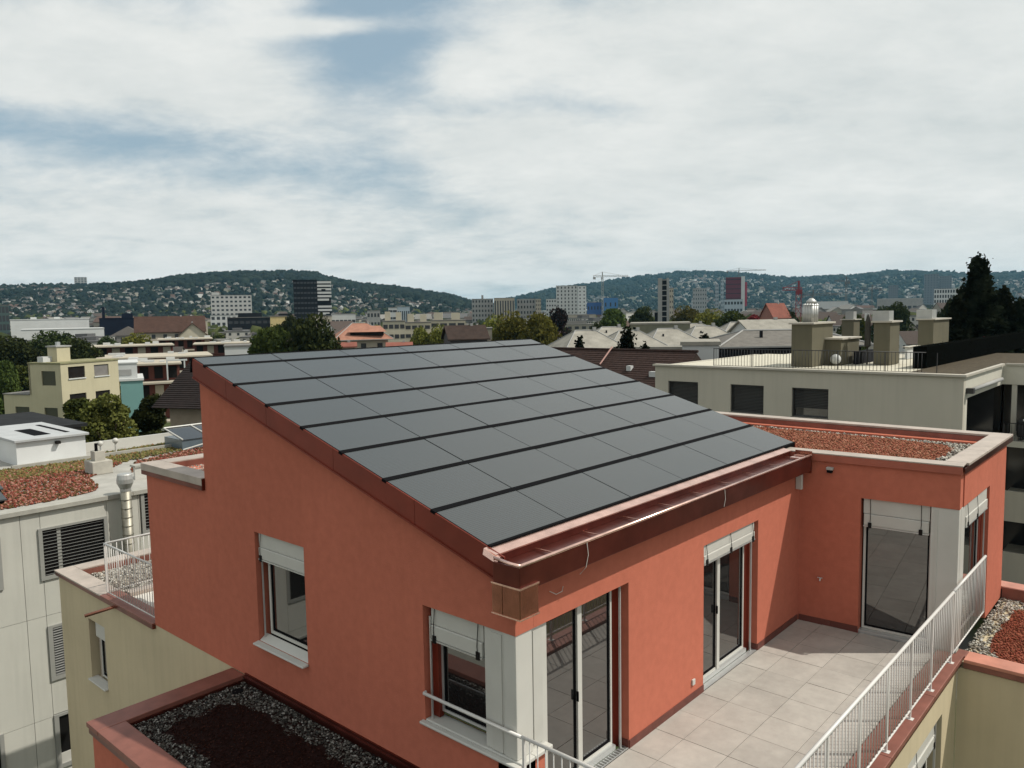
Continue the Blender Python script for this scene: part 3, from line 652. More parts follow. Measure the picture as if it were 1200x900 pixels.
# lower roof on the right of the terrace
B(8.505, 12.9, -7.5, -2.765, GZ, -0.16).build('right_storey', YEL, bld)
CAPP = mat('pink_copper_coping', (0.55, 0.24, 0.17), 0.45, 0.3, var=0.25, vscale=1.6); cap_run('right_coping', 8.20, 8.62, -7.5, -2.86, -0.03, 0.03, CAPP) ; cap_run('right_coping', 8.335, 8.62, -2.859, -2.70, -0.029, 0.031, CAPR)
B(8.205, 8.244, -7.5, -2.86, -0.12, -0.031).build('coping_drip', CAPR, bld)
cap_run('right_coping', 12.42, 12.82, -7.5, -2.60, 0.04, 0.10, CAPP)
B(12.39, 12.418, -7.5, -2.70, -0.15, 0.09).build('upstand', CAPR, bld)
RRF = [(8.63, -7.4), (12.38, -7.4), (12.38, -2.70), (8.63, -2.70)]
RSOIL = [(9.1, -7.4), (12.1, -7.4), (12.15, -3.35), (11.7, -3.02), (11.1, -3.05), (10.8, -2.98), (9.9, -2.98), (9.25, -3.05), (9.0, -3.3)]
cover('gravel_margin', RRF, -0.145, 560, 0.028, GRAVEL, bld, [RSOIL])
MB().prism(RSOIL, 2, -0.159, -0.146).build('chip_layer', BED_R, bld)
cover('brick_chip_bed', RSOIL, -0.14, 900, 0.02, stone_mat('rust_chips', [(0.20,0.05,0.03),(0.26,0.07,0.04),(0.14,0.035,0.022),(0.30,0.10,0.06),(0.16,0.06,0.03)]), bld)
MB().cyl(8.95, -3.02, -0.155, -0.125, 0.10, 16).build('roof_drain', BLACK, bld)

# ------------------------------------------------ railings (things of their own)
def railing(name, label, P0, P1, z0, z1, spacing=0.112, posts=(), rail_r=0.022, bal_r=0.0075, bottom=True, post_drop=0.0, joint=None, mt=None, grp=None):
    P0 = Vector(P0); P1 = Vector(P1); d = P1-P0; Lh = d.length; u = d/Lh
    mt = mt or RAILM
    t = thing(name, label, 'railing', (P0.x, P0.y, z0), 0, grp)
    def pt(s, z): q = P0+u*s; return (q.x, q.y, z)
    g = MB().tube([pt(0, z1), pt(Lh, z1)], rail_r, 10); g.build('top_rail', mt, t, smooth=True)
    if bottom: MB().tube([pt(0, z0), pt(Lh, z0)], rail_r*0.6, 8).build('bottom_rail', mt, t, smooth=True)
    n = int(Lh/spacing); src = None
    for k in range(1, n):
        s = k*Lh/n
        if any(abs(s-p) < 0.04 for p in posts): continue
        q = Vector(pt(s, 0)) - root_loc(t)
        if src is None:
            src = MB().tube([(0, 0, 0), (0, 0, z1-z0)], bal_r, 6).build('baluster', mt, t, local=True, smooth=True); src.location = (q.x, q.y, 0)
        else: share(src, (q.x, q.y, 0), t)
    for p in posts:
        q = P0+u*p
        B(q.x-0.02, q.x+0.02, q.y-0.014, q.y+0.014, z0-post_drop, z1-rail_r*0.5).build('post', mt, t)
        if post_drop: B(q.x-0.045, q.x+0.045, q.y-0.05, q.y+0.05, z0-post_drop-0.008, z0-post_drop).build('post_foot', mt, t)
    return t
railing('terrace_railing', 'long white baluster railing along the tiled terrace edge', (-0.03, -2.73), (7.94, -2.73), 0.165, 1.237, posts=(0.04, 1.1, 2.2, 3.3, 4.42, 5.54, 6.66, 7.92), post_drop=0.118, rail_r=0.025)
railing('terrace_railing', 'short white baluster railing in front of the side window beside the white corner pillar', (7.98, -2.73), (10.42, -2.73), 0.165, 1.245, posts=(0.02, 2.42), rail_r=0.025)
railing('terrace_railing', 'white baluster railing crossing below the corner sill at the bottom edge of the picture', (-0.03, -0.10), (-0.03, -2.72), 0.06, 1.21, posts=(0.03, 1.3, 2.55), rail_r=0.022)
t = thing('guard_rail', 'single white guard bar crossing in front of the corner window', 'guard rail', (-0.03, 0.7, 0.83))
MB().tube([(-0.03, -0.14, 1.20), (-0.03, 1.545, 1.20)], 0.022, 10).build('rail', RAILM, t, smooth=True)
MB().tube([(-0.03, 1.545, 1.20), (0.012, 1.553, 1.20)], 0.02, 8).build('wall_fixing', RAILM, t)
MB().tube([(0.05, 0.20, 1.20), (0.05, 0.20, 0.83)], 0.02, 8).build('rail_post', RAILM, t)
MB().tube([(0.05, 0.20, 1.19), (-0.03, 0.20, 1.20)], 0.012, 8).build('rail_bracket', RAILM, t)
railing('terrace_railing', 'white railing of the small left roof balcony facing the camera', (0.08, 9.31), (0.08, 11.75), 0.18, 1.235, posts=(2.42,), rail_r=0.02)
railing('terrace_railing', 'white railing of the small left roof balcony running back towards the white house', (0.11, 11.77), (3.2, 11.77), 0.18, 1.235, posts=(1.0,), rail_r=0.02)

# ================================================================== WHITE CLAD HOUSE ON THE LEFT
wh = thing('white_clad_house', 'white panel-clad house with louvred windows and red sedum flat roof on the left', 'building', (3, 23, -10))
PLATE = mat('fibre_cement_panel', (0.47, 0.465, 0.415), 0.75, var=0.05, vscale=0.8, bump=0.05, bscale=40, stain=0.10, rnd=0.03)
PLATE_EDGE = mat('panel_joint', (0.16, 0.16, 0.145), 0.9)
GREYF = mat('grey_window_frame', (0.26, 0.26, 0.24), 0.5, var=0.05)
SLATM = mat('grey_slat', (0.20, 0.20, 0.19), 0.85, 0.0, var=0.05)
STONECAP = mat('grey_coping', (0.33, 0.32, 0.28), 0.7, var=0.12, vscale=2, stain=0.12)
WY = 18.0
B(-22.0, 9.5, WY+0.03, 28.0, GZ, 0.80).build('wall', PLATE_EDGE, wh)
holes = [(0.73, 2.54, -1.12, 0.33), (3.50, 4.4, -0.45, 0.86), (0.80, 2.1, -4.02, -2.43), (0.80, 2.1, -6.6, -4.98), (-1.9, -0.16, -1.12, 0.33), (-2.0, -0.42, -6.6, -5.0)] + [(x_, x_+1.7, z_, z_+1.45) for x_ in (-5.6, -9.7, -14.5, -18.5) for z_ in (-1.12, -4.0, -6.8)]
def panel_grid(parent, yface, xs, zs, holes, mt, name='cladding_panel', g=0.006):
    for a, b in zip(xs, xs[1:]):
        for c, d in zip(zs, zs[1:]):
            hs = [h for h in holes if h[0] < b and h[1] > a and h[2] < d and h[3] > c]
            mb = MB(); U = sorted({a+g, b-g, *[min(max(v, a+g), b-g) for h in hs for v in h[:2]]}); Z = sorted({c+g, d-g, *[min(max(v, c+g), d-g) for h in hs for v in h[2:]]})
            for u0, u1 in zip(U, U[1:]):
                for z0, z1 in zip(Z, Z[1:]):
                    um, zm = (u0+u1)/2, (z0+z1)/2
                    if any(h[0] < um < h[1] and h[2] < zm < h[3] for h in hs): continue
                    mb.box(u0, u1, yface, yface+0.028, z0, z1)
            full = [h for h in hs if h[0] <= a+g+1e-6 and h[1] >= b-g-1e-6]
            if full and mb.v:
                hc = (full[0][2]+full[0][3])/2
                for up_ in (0, 1):
                    m2 = MB()
                    for q in range(0, len(mb.v), 8):
                        zz = sum(p_[2] for p_ in mb.v[q:q+8])/8
                        if (zz > hc) == bool(up_): m2.add(mb.v[q:q+8], [(0,3,2,1),(4,5,6,7),(0,1,5,4),(1,2,6,5),(2,3,7,6),(3,0,4,7)])
                    if m2.v: m2.build(name, mt, parent)
            elif mb.v: mb.build(name, mt, parent)
panel_grid(wh, WY, [-22.0, -19.0, -16.0, -13.0, -10.0, -8.0, -6.0, -4.5, -3.0, -1.5, -0.6, 0.32, 0.80, 2.55, 3.45, 4.9, 6.4, 8.0, 9.5], [GZ, -7.9, -5.03, -2.13, 0.80], holes, PLATE)
def louvre_window(parent, x0, x1, z0, z1, y, fr=0.10, open_=True, slats=True, bar=None, nslat=None, mt=None, white_low=False):
    g = MB(); g.box(x0, x0+fr, y-0.05, y+0.06, z0, z1); g.box(x1-fr, x1, y-0.05, y+0.06, z0, z1)
    g.box(x0+fr, x1-fr, y-0.05, y+0.06, z0, z0+fr); g.box(x0+fr, x1-fr, y-0.05, y+0.06, z1-fr*0.6, z1)
    w = g.build('window', mt or GREYF, parent)
    B(x0+fr, x1-fr, y+0.014, y+0.028, z0+fr, z1-fr*0.6).build('pane', mat('dull_glass', (.010,.010,.010), .4, spec=.12), w)
    if bar: B(bar-0.05, bar+0.05, y-0.002, y+0.013, z0+fr, z1-fr*0.6).build('mullion', mt or GREYF, w)
    if slats:
        a, b = z0+fr, z1-fr*0.6; n = nslat or int((b-a)/(0.088 if open_ else 0.07)); src = None
        for k in range(n):
            z = a+(k+0.5)*(b-a)/n
            if src is None:
                hb_ = 0.003 if open_ else 0.03; src = MB().add([(-(x1-x0)/2+fr+.01, 0.014 if open_ else -0.02, -0.012), ((x1-x0)/2-fr-.01, 0.014 if open_ else -0.02, -0.012), ((x1-x0)/2-fr-.01, 0.03, -0.012+hb_), (-(x1-x0)/2+fr+.01, 0.03, -0.012+hb_),
                                (-(x1-x0)/2+fr+.01, 0.014 if open_ else -0.02, -0.016), ((x1-x0)/2-fr-.01, 0.014 if open_ else -0.02, -0.016), ((x1-x0)/2-fr-.01, 0.03, -0.016+hb_), (-(x1-x0)/2+fr+.01, 0.03, -0.016+hb_)],
                               [(0,1,2,3),(4,7,6,5),(0,4,5,1),(2,6,7,3)]).build('slat', SLATM, w, local=True)
                rl = root_loc(w); off = Vector(((x0+x1)/2, y-0.034, 0)) - rl
                src.location = (off.x, off.y, z-rl.z)
            else: share(src, (off.x, off.y, z-rl.z), w)
    if white_low: B(x0+fr, x1-fr, y-0.012, y+0.012, z0+fr, z0+0.42).build('lower_panel', WHITE2, w)
    return w
louvre_window(wh, 0.73, 2.54, -1.12, 0.33, WY, bar=1.25)
louvre_window(wh, 3.52, 4.38, -0.43, 0.84, WY)
louvre_window(wh, 0.80, 2.0, -4.0, -2.43, WY, fr=0.12, open_=False)
louvre_window(wh, 0.80, 2.0, -6.58, -5.0, WY, slats=False, fr=0.12, white_low=True)
louvre_window(wh, -1.85, -0.17, -1.1, 0.31, WY, slats=False)
louvre_window(wh, -1.95, -0.43, -6.5, -5.0, WY, slats=False)
for x_ in (-5.6, -9.7, -14.5, -18.5):
    for z_ in (-1.12, -4.0, -6.8): louvre_window(wh, x_, x_+1.7, z_, z_+1.45, WY, slats=False, bar=x_+.5)
# coping, roof planes
g = MB(); g.box(-22.05, 3.28, WY-0.10, WY+0.42, 0.80, 0.93); g.build('coping', STONECAP, wh, bevel=0.01)
g = MB(); g.box(3.285, 9.5, WY-0.10, WY+0.30, 0.80, 0.931); g.build('coping', STONECAP, wh, bevel=0.01)
B(-22.0, 9.5, WY+0.43, 28.0, 0.801, 0.86).build('roof_deck', mat('pale_roof_felt', (0.34,0.33,0.30), 0.9, var=0.2, vscale=1.2), wh)
B(4.2, 9.5, WY+1.9, WY+2.0, 0.861, 1.25).build('raised_edge', WHITE, wh)
B(4.2, 9.5, WY+1.86, WY+2.25, 1.251, 1.31).build('coping', STONECAP, wh)
SED = [(-4.0, 18.75), (1.2, 18.75), (2.0, 18.9), (2.75, 19.2), (3.1, 20.0), (3.3, 21.3), (4.2, 22.2), (5.2, 23.2), (4.9, 24.4), (2.2, 24.9), (-4.0, 25.0)]
cover('sedum_carpet', SED, 0.88, 260, 0.045, SEDUM, wh, wob=0.1, squash=0.8)
cover('green_sedum_strip', [(-3, 23.2), (4.2, 22.9), (5.4, 23.4), (10, 24.6), (10, 26.6), (5.5, 26.0), (4.9, 25.3), (-3, 25.2)], 0.89, 160, 0.05, GREENERY, wh, squash=0.9)
cover('sedum_carpet', [(4.6, 21.2), (9.5, 21.2), (9.5, 24.4), (5.6, 23.2)], 0.88, 200, 0.045, SEDUM, wh, squash=0.8)
for (x0, x1, y) in ((2.2, 12.0, 24.95), (4.9, 12, 26.8)): B(x0, x1, y, y+0.12, 0.861, 1.02 if y < 26 else 1.22).build('roof_kerb', STONECAP if y < 26 else WHITE, wh)
B(9.5, 12.2, 20.3, 28, GZ, 0.86).build('rear_block', PLATE, wh)
# things standing on that roof
t = thing('roof_box', 'white boxy roof hatch house with grey lid on the sedum roof', 'roof house', (3.7, 28, 0.86))
B(2.6, 4.9, 25.75, 30.5, 0.86, 1.70).build('wall', mat('white_wall', (0.62,0.63,0.62), 0.8, var=0.04), t)
B(2.52, 5.0, 25.62, 30.6, 1.701, 1.79).build('lid', mat('grey_lid', (0.38,0.39,0.39), 0.6, var=0.1), t, bevel=0.01)
B(3.4, 3.95, 26.4, 28.6, 1.791, 1.80).build('skylight', BLACK, t); B(4.45, 4.6, 26.4, 29.6, 1.791, 1.802).build('skylight', BLACK, t)
B(3.85, 4.0, 25.58, 25.749, 1.50, 1.60).build('lamp', DARKIN, t)
t = thing('roof_cowl', 'concrete roof vent block with a small metal ball cowl', 'roof vent', (3.9, 21.9, 0.86))
B(3.6, 4.25, 21.7, 22.4, 0.86, 1.30).build('block', mat('concrete', (0.40,0.38,0.33), 0.9, var=0.15, vscale=3), t, bevel=0.02)
B(3.75, 4.08, 21.85, 22.2, 1.30, 1.62).build('upper_block', MATS['concrete'], t)
MB().cyl(3.86, 22.0, 1.62, 1.88, 0.05, 10).build('black_pipe', BLACK, t)
def ball(name, c, r, mt, parent, n=10):
    mb = MB(); vs = []; fs = []
    for i in range(n+1):
        for k in range(n*2):
            th = pi*i/n; ph = pi*k/n; vs.append((c[0]+r*sin(th)*cos(ph), c[1]+r*sin(th)*sin(ph), c[2]+r*cos(th)))
    for i in range(n):
        for k in range(n*2): fs.append((i*2*n+k, i*2*n+(k+1) % (2*n), (i+1)*2*n+(k+1) % (2*n), (i+1)*2*n+k))
    mb.add(vs, fs); return mb.build(name, mt, parent, smooth=True)
ball('ball_cowl', (4.0, 22.0, 1.86), 0.09, WHITE, t); MB().cyl(4.0, 22.0, 1.62, 1.80, 0.025, 8).build('cowl_stem', ALU, t)
p = hz(136, 529, 0.9)
t = thing('ball_vent', 'round white ball vent on a stem by the hedge behind the sedum roof', 'roof vent', (p.x, p.y, 0.86))
ball('ball_cowl', (p.x, p.y, 1.32), 0.11, WHITE, t); MB().cyl(p.x, p.y, 0.86, 1.22, 0.04, 8).build('stem', WHITE, t)
# stainless flue in front of the facade
t = thing('flue_pipe', 'stainless steel flue pipe with flared cap on the white house facade', 'flue', (3.0, 17.72, -4))
MB().cyl(3.0, 17.72, -5.0, 1.02, 0.145, 18).build('pipe', mat('flue_steel', (0.26,0.245,0.20), 0.5, 0.7, var=0.3, vscale=3, bump=0.2, bscale=14), t, smooth=True)
MB().tube([(3.0, 17.72, 1.02), (3.0, 17.72, 1.10), (3.0, 17.72, 1.26), (3.0, 17.72, 1.38), (3.0, 17.72, 1.50), (3.0, 17.72, 1.53)], [0.15, 0.15, 0.225, 0.225, 0.20, 0.17], 18).build('cap', mat('dull_steel', (.42,.42,.40), .5, .6), t)
for k in range(22): MB().cyl(3.0, 17.72, -4.7+k*0.26, -4.68+k*0.26, 0.155, 16).build('pipe_band', MATS['flue_steel'], t)
# solar modules lying on the sedum
for (x, y, s, lab) in ((-0.3, 19.9, 0.0, 'small flat solar panel tilted on the sedum roof, nearest the coping'), (0.1, 21.6, 0.0, 'small flat solar panel on the sedum roof behind the nearest one')):
    t = thing('roof_solar_module', lab, 'solar panel', (x, y, 0.9), 0, 'solar panels on the sedum roof')
    g = MB(); g.add([(x-1.2, y-0.5, 1.02), (x+0.75, y-0.5, 1.02), (x+0.75, y+0.5, 1.26), (x-1.2, y+0.5, 1.26), (x-1.2, y-0.5, 0.98), (x+0.75, y-0.5, 0.98), (x+0.75, y+0.5, 1.22), (x-1.2, y+0.5, 1.22)], [(0,1,2,3),(4,7,6,5),(0,4,5,1),(1,5,6,2),(2,6,7,3),(3,7,4,0)])
    g.build('module', PANELM, t); B(x-1.1, x+0.7, y-0.45, y+0.4, 0.90, 0.979).build('tray', BLACK, t)

# glazed lean-to frame seen behind the annex
t = thing('cold_frame', 'small glass roof light with white bars behind the red annex', 'roof light', (9.2, 24, 0.9))
q0 = hz(214, 527, 0.9)
B(q0.x, q0.x+3.4, q0.y, q0.y+1.5, 0.87, 1.28).build('curb', mat('blue_grey_glass', (0.10,0.13,0.15), 0.2), t)
g = MB().add([(q0.x-.05, q0.y-.05, 1.285), (q0.x+3.4, q0.y-.05, 1.285), (q0.x+3.4, q0.y+1.5, 1.60), (q0.x-.05, q0.y+1.5, 1.60)], [(0,1,2,3)]); g.build('glass_pane', GLASS_FAR, t, recalc=False)
for k in range(4): MB().tube([(q0.x+k*1.1, q0.y-.05, 1.30), (q0.x+k*1.1, q0.y+1.5, 1.615)], 0.03, 6).build('bar', WHITE, t)
MB().tube([(q0.x, q0.y+1.5, 1.62), (q0.x+3.4, q0.y+1.5, 1.62)], 0.035, 6).build('bar', WHITE, t)
MB().tube([(q0.x, q0.y-.06, 0.90), (q0.x+1.6, q0.y-.5, 1.25)], 0.035, 6).build('strut', WHITE, t)
t = thing('black_flat_roof', 'low black flat roof between the cream house and the white roof house', 'roof', (-4, 38, GZ))
pa = hz(95, 497, 1.2); B(pa.x-16, pa.x, pa.y, pa.y+7, GZ, 1.1).build('wall', mat('dim_wall', (.12,.11,.1), .9), t); B(pa.x-16.2, pa.x+.2, pa.y-.2, pa.y+7.2, 1.101, 1.25).build('roof', mat('black_felt', (.018,.019,.020), .9, var=.3), t)
#@@PART2
# ================================================================== TERRAIN
def az_el(px, py):
    d = ray(px, py); return atan2(d.y, d.x), d.z/sqrt(d.x*d.x+d.y*d.y)
LEFT = [(-400,338),(-150,336),(0,334),(60,333),(110,332),(150,330),(180,327),(215,321),(250,318),(285,317),(310,318),(345,318),(368,319),(380,323),(420,331),(470,336),(520,342),(545,348),(556,352),(580,366)]
RIGHT = [(560,362),(600,351),(640,340),(685,333),(740,327),(780,323),(800,320),(840,319),(870,321),(910,326),(945,328),(990,325),(1040,319),(1070,318),(1100,319),(1130,322),(1165,321),(1200,320),(1400,322),(1700,326)]
def prof(tab, R0):
    a = []
    for px, py in tab:
        az, el = az_el(px, py); a.append((az, 6.0+el*R0))
    a.sort(); return np.array([t[0] for t in a]), np.array([t[1] for t in a])
RL, RR = 2700.0, 5000.0
LA, LH = prof(LEFT, RL); RA, RH = prof(RIGHT, RR)
def smooth(t): t = np.clip(t, 0, 1); return t*t*(3-2*t)
def terrain(x, y):
    x = np.asarray(x, float)-CAM.x; y = np.asarray(y, float)-CAM.y
    r = np.hypot(x, y); az = np.arctan2(y, x)
    hl = np.interp(az, LA, LH, left=GZ, right=LH[-1]); hr = np.interp(az, RA, RH, left=RH[0], right=GZ)
    def up(r, r0, R): 
        t = smooth((r-r0)/(R-r0)); back = 1-0.35*smooth((r-R)/3000)
        return t*back
    bump = 5*np.sin(x/170.+1)*np.sin(y/210.)+3*np.sin(x/67.)*np.cos(y/83.)
    zl = GZ+(hl-19-GZ)*up(r, 1050, RL)+bump*smooth((r-1200)/900)*(hl > 20)*(r < RL+50)*0.8
    zr = GZ+(hr-24-GZ)*up(r, 2300, RR)+2*bump*smooth((r-2800)/1200)*(hr > 30)*(r < RR-150)
    return np.maximum(np.maximum(zl, zr), GZ)
rr = np.concatenate([[0, 4, 10, 25, 50, 80], np.linspace(120, 1000, 16), np.geomspace(1100, 6500, 66), [8000, 11000, 16000]])
aa = np.linspace(-pi, pi, 721)[:-1]
GXX = CAM.x+rr[:, None]*np.cos(aa)[None]; GYY = CAM.y+rr[:, None]*np.sin(aa)[None]; GZZ = terrain(GXX, GYY)
GZZ[0] = GZ
V = np.stack([GXX, GYY, GZZ], -1).reshape(-1, 3); na = len(aa)
i, j = np.meshgrid(np.arange(len(rr)-1), np.arange(na), indexing='ij'); jn = (j+1) % na
Fq = np.stack([i*na+j, (i+1)*na+j, (i+1)*na+jn, i*na+jn], -1).reshape(-1, 4)
def ground_material():
    m = bpy.data.materials.new('ground_cover'); m.use_nodes = True; nt = m.node_tree; N = nt.nodes; L = nt.links; b = N['Principled BSDF']
    b.inputs['Roughness'].default_value = 0.95; b.inputs['Specular IOR Level'].default_value = 0.1
    tc = N.new('ShaderNodeTexCoord')
    def nz(s, d=8):
        n = N.new('ShaderNodeTexNoise'); n.inputs['Scale'].default_value = s; n.inputs['Detail'].default_value = d; L.new(tc.outputs['Object'], n.inputs[0]); return n.outputs['Fac']
    r = N.new('ShaderNodeValToRGB'); e = r.color_ramp.elements; e[0].position = 0.38; e[0].color = (0.030, 0.042, 0.018, 1); e[1].position = 0.62; e[1].color = (0.075, 0.085, 0.035, 1)
    x = e.new(0.5); x.color = (0.05, 0.065, 0.025, 1); L.new(nz(0.02), r.inputs[0])
    r2 = N.new('ShaderNodeValToRGB'); r2.color_ramp.elements[0].position = 0.52; r2.color_ramp.elements[0].color = (0, 0, 0, 1); r2.color_ramp.elements[1].position = 0.56; r2.color_ramp.elements[1].color = (1, 1, 1, 1)
    L.new(nz(0.05, 3), r2.inputs[0])
    mx = N.new('ShaderNodeMix'); mx.data_type = 'RGBA'; L.new(r2.outputs[0], mx.inputs['Factor']); L.new(r.outputs[0], mx.inputs['A']); mx.inputs['B'].default_value = (0.10, 0.10, 0.095, 1)
    L.new(mx.outputs['Result'], b.inputs['Base Color']); return m
gr = np_mesh('ground', V, Fq, ground_material()); gr['kind'] = 'structure'
gr.data.polygons.foreach_set('use_smooth', [True]*len(gr.data.polygons))

# ================================================================== TREES
BARK = mat('bark', (0.06, 0.045, 0.03), 0.95, var=0.3, vscale=4)
LEAF_G = leaf_mat('leaf_green', (0.030, 0.044, 0.014), (0.085, 0.11, 0.03))
LEAF_Y = leaf_mat('leaf_yellow_green', (0.07, 0.075, 0.015), (0.17, 0.165, 0.04))
LEAF_D = leaf_mat('leaf_dark', (0.015, 0.022, 0.010), (0.060, 0.075, 0.026))
LEAF_P = leaf_mat('leaf_purple_dark', (0.010, 0.010, 0.010), (0.035, 0.022, 0.022))
LEAF_C = leaf_mat('needle_dark', (0.004, 0.006, 0.004), (0.018, 0.022, 0.013))
def leaves(P, size, up=0.3):
    n = len(P); a = RNG.normal(size=(n, 3)); a /= np.linalg.norm(a, axis=1)[:, None]
    b_ = RNG.normal(size=(n, 3)); b_ -= (a*b_).sum(1)[:, None]*a; b_ /= np.linalg.norm(b_, axis=1)[:, None]
    s = size*(0.6+0.8*RNG.random((n, 1)))
    V = np.stack([P-a*s-b_*s*0.6, P+a*s-b_*s*0.6, P+a*s*0.7+b_*s*0.6, P-a*s*0.7+b_*s*0.6], 1)
    F_ = (np.arange(n)*4)[:, None]+np.arange(4)[None]
    return V.reshape(-1, 3), F_
def crown_points(n, h0, h1, w, lobes, seed):
    """leaf positions spread over the shells of many uneven lobes"""
    rg = np.random.default_rng(seed); out = []
    C = []
    for k in range(lobes):
        t = rg.random()**0.9; z = h0+(h1-h0)*(0.08+0.80*t); rad = w*(0.30+0.75*sin(pi*min(1, 0.18+0.8*t)))*0.62
        ang = rg.random()*2*pi; rr_ = rad*sqrt(rg.random()); C.append((rr_*cos(ang), rr_*sin(ang), z, w*rg.uniform(0.22, 0.42)))
    for (cx_, cy_, cz_, cr) in C:
        cr *= 1.12; m_ = n//lobes; d = rg.normal(size=(m_, 3)); d /= np.linalg.norm(d, axis=1)[:, None]
        r_ = cr*(0.55+0.5*rg.random((m_, 1))**0.5); p = d*r_*np.array([1, 1, 0.8]); out.append(p+np.array([cx_, cy_, cz_]))
    return np.concatenate(out)
def make_tree(name, label, kindmat, h=10, w=4, n=1500, ls=0.25, lobes=14, seed=1, trunk_h=0.35, group=None):
    t = thing(name, label, 'tree', (0, 0, 0), 0, group)
    mb = MB().tube([(0, 0, 0), (0.05*w*.3, 0, h*0.3), (0, 0.1, h*0.62)], [h*0.03, h*0.02, h*0.008], 7)
    rg = random.Random(seed)
    for k in range(5):
        a = rg.random()*6.28; z0 = h*rg.uniform(0.25, 0.5); mb.tube([(0, 0, z0), (cos(a)*w*.35, sin(a)*w*.35, z0+h*.18), (cos(a)*w*.6, sin(a)*w*.6, z0+h*.28)], [h*.012, h*.007, h*.003], 5)
    mb.build('trunk', BARK, t, local=True)
    V, Fc = leaves(crown_points(n, h*trunk_h*0.7, h, w, lobes, seed), ls); np_mesh('crown', V, Fc, kindmat, t)
    return t
def make_conifer(name, label, h=10, w=3, n=2500, ls=0.2, seed=1, ragged=0.35, group=None, mt=None, levels=26):
    t = thing(name, label, 'tree', (0, 0, 0), 0, group); rg = np.random.default_rng(seed)
    MB().tube([(0, 0, 0), (0, 0, h*0.95)], [h*.022, h*.003], 7).build('trunk', BARK, t, local=True)
    P = []
    for k in range(levels):
        f = k/(levels-1); z = h*(0.10+0.88*f); R = w*(1-f)**0.75+0.12*w*0.4
        nb = int(7+6*(1-f))
        for b_ in range(nb):
            a = rg.random()*2*pi; Rb = R*(1-ragged+2*ragged*rg.random()); m_ = max(8, int(n/(levels*9)*(0.4+Rb/w)))
            s = rg.random((m_, 1))**0.6; dirv = np.array([cos(a), sin(a), 0]); side = np.array([-sin(a), cos(a), 0])
            p = dirv*s*Rb+side*rg.normal(size=(m_, 1))*0.10*w*(1-s*0.5)+np.array([0, 0, 1])*(z-0.10*h*0.3*s+rg.normal(size=(m_, 1))*0.018*h)
            P.append(p)
    V, Fc = leaves(np.concatenate(P), ls); np_mesh('crown', V, Fc, mt or LEAF_C, t); return t
class Proto:
    def __init__(s, root, h): s.root = root; s.h = h; s.used = False
    def place(s, loc, h, wf=1.0, rz=None, label=None, group=None):
        o = s.root if not s.used else copy_tree(s.root); s.used = True
        k = h/s.h; o.location = loc; o.scale = (k*wf, k*wf, k); o.rotation_euler = (0, 0, random.random()*6.28 if rz is None else rz)
        if label: o['label'] = label
        if group: o['group'] = group
        return o
tr_g = [Proto(make_tree('broadleaf_tree', 'x', LEAF_G, 10, 4.6, 8000, 0.21, 30, s), 10) for s in (11, 12, 13)]
tr_y = [Proto(make_tree('broadleaf_tree', 'x', LEAF_Y, 10, 4.8, 8000, 0.21, 28, s), 10) for s in (21, 22)]
tr_d = [Proto(make_tree('broadleaf_tree', 'x', LEAF_D, 10, 4.6, 8000, 0.21, 28, s), 10) for s in (31, 32)]
tr_p = [Proto(make_tree('copper_beech', 'x', LEAF_P, 10, 4.4, 2200, 0.26, 14, 41), 10)]
def tree_px(pr, px, ytop, dist, wpx=None, label=None, group=None, yref=None, wf=1.0):
    p = at(px, ytop, dist); g_ = float(terrain(p.x, p.y)); h = p.z-g_
    if wpx: wf = 1.3*(wpx/2/F_PX*dist)/(0.46*h)
    return pr.place((p.x, p.y, g_), h, wf, label=label, group=group)
# near, hero-sized trees
def hero(px, ytop, dist, wpx, mt, label, n, ls, seed, lobes=26, name='broadleaf_tree', th=0.2):
    p = at(px, ytop, dist); g_ = float(terrain(p.x, p.y)); h = p.z-g_; w = wpx/2/F_PX*dist
    t = make_tree(name, label, mt, h, w, n, ls, lobes, seed, th); t.location = (p.x, p.y, g_); return t
hero(124, 452, 58, 92, leaf_mat('leaf_bright', (0.07,0.085,0.022), (0.18,0.19,0.055)), 'bright green leafy tree in front of the cream house, beside the white roof house', 26000, 0.11, 5, 50)
hero(88, 460, 66, 56, LEAF_G, 'darker green tree just left of the bright green tree by the cream house', 14000, 0.12, 6, 34)
hero(176, 456, 62, 62, LEAF_D, 'dark dense shrub tree between the teal house and the dark-tiled house', 18000, 0.12, 7, 34, th=0.1)
hero(152, 505, 50, 60, LEAF_G, 'low green bush behind the white roof kerb, below the bright tree', 4000, 0.15, 8, 20, 'green_bush', th=0.1)
hero(208, 498, 40, 46, leaf_mat('leaf_olive', (0.05,0.05,0.018), (0.12,0.10,0.04)), 'low olive bush by the dark-tiled house, beside the glass roof light', 3000, 0.12, 9, 16, 'green_bush', th=0.1)
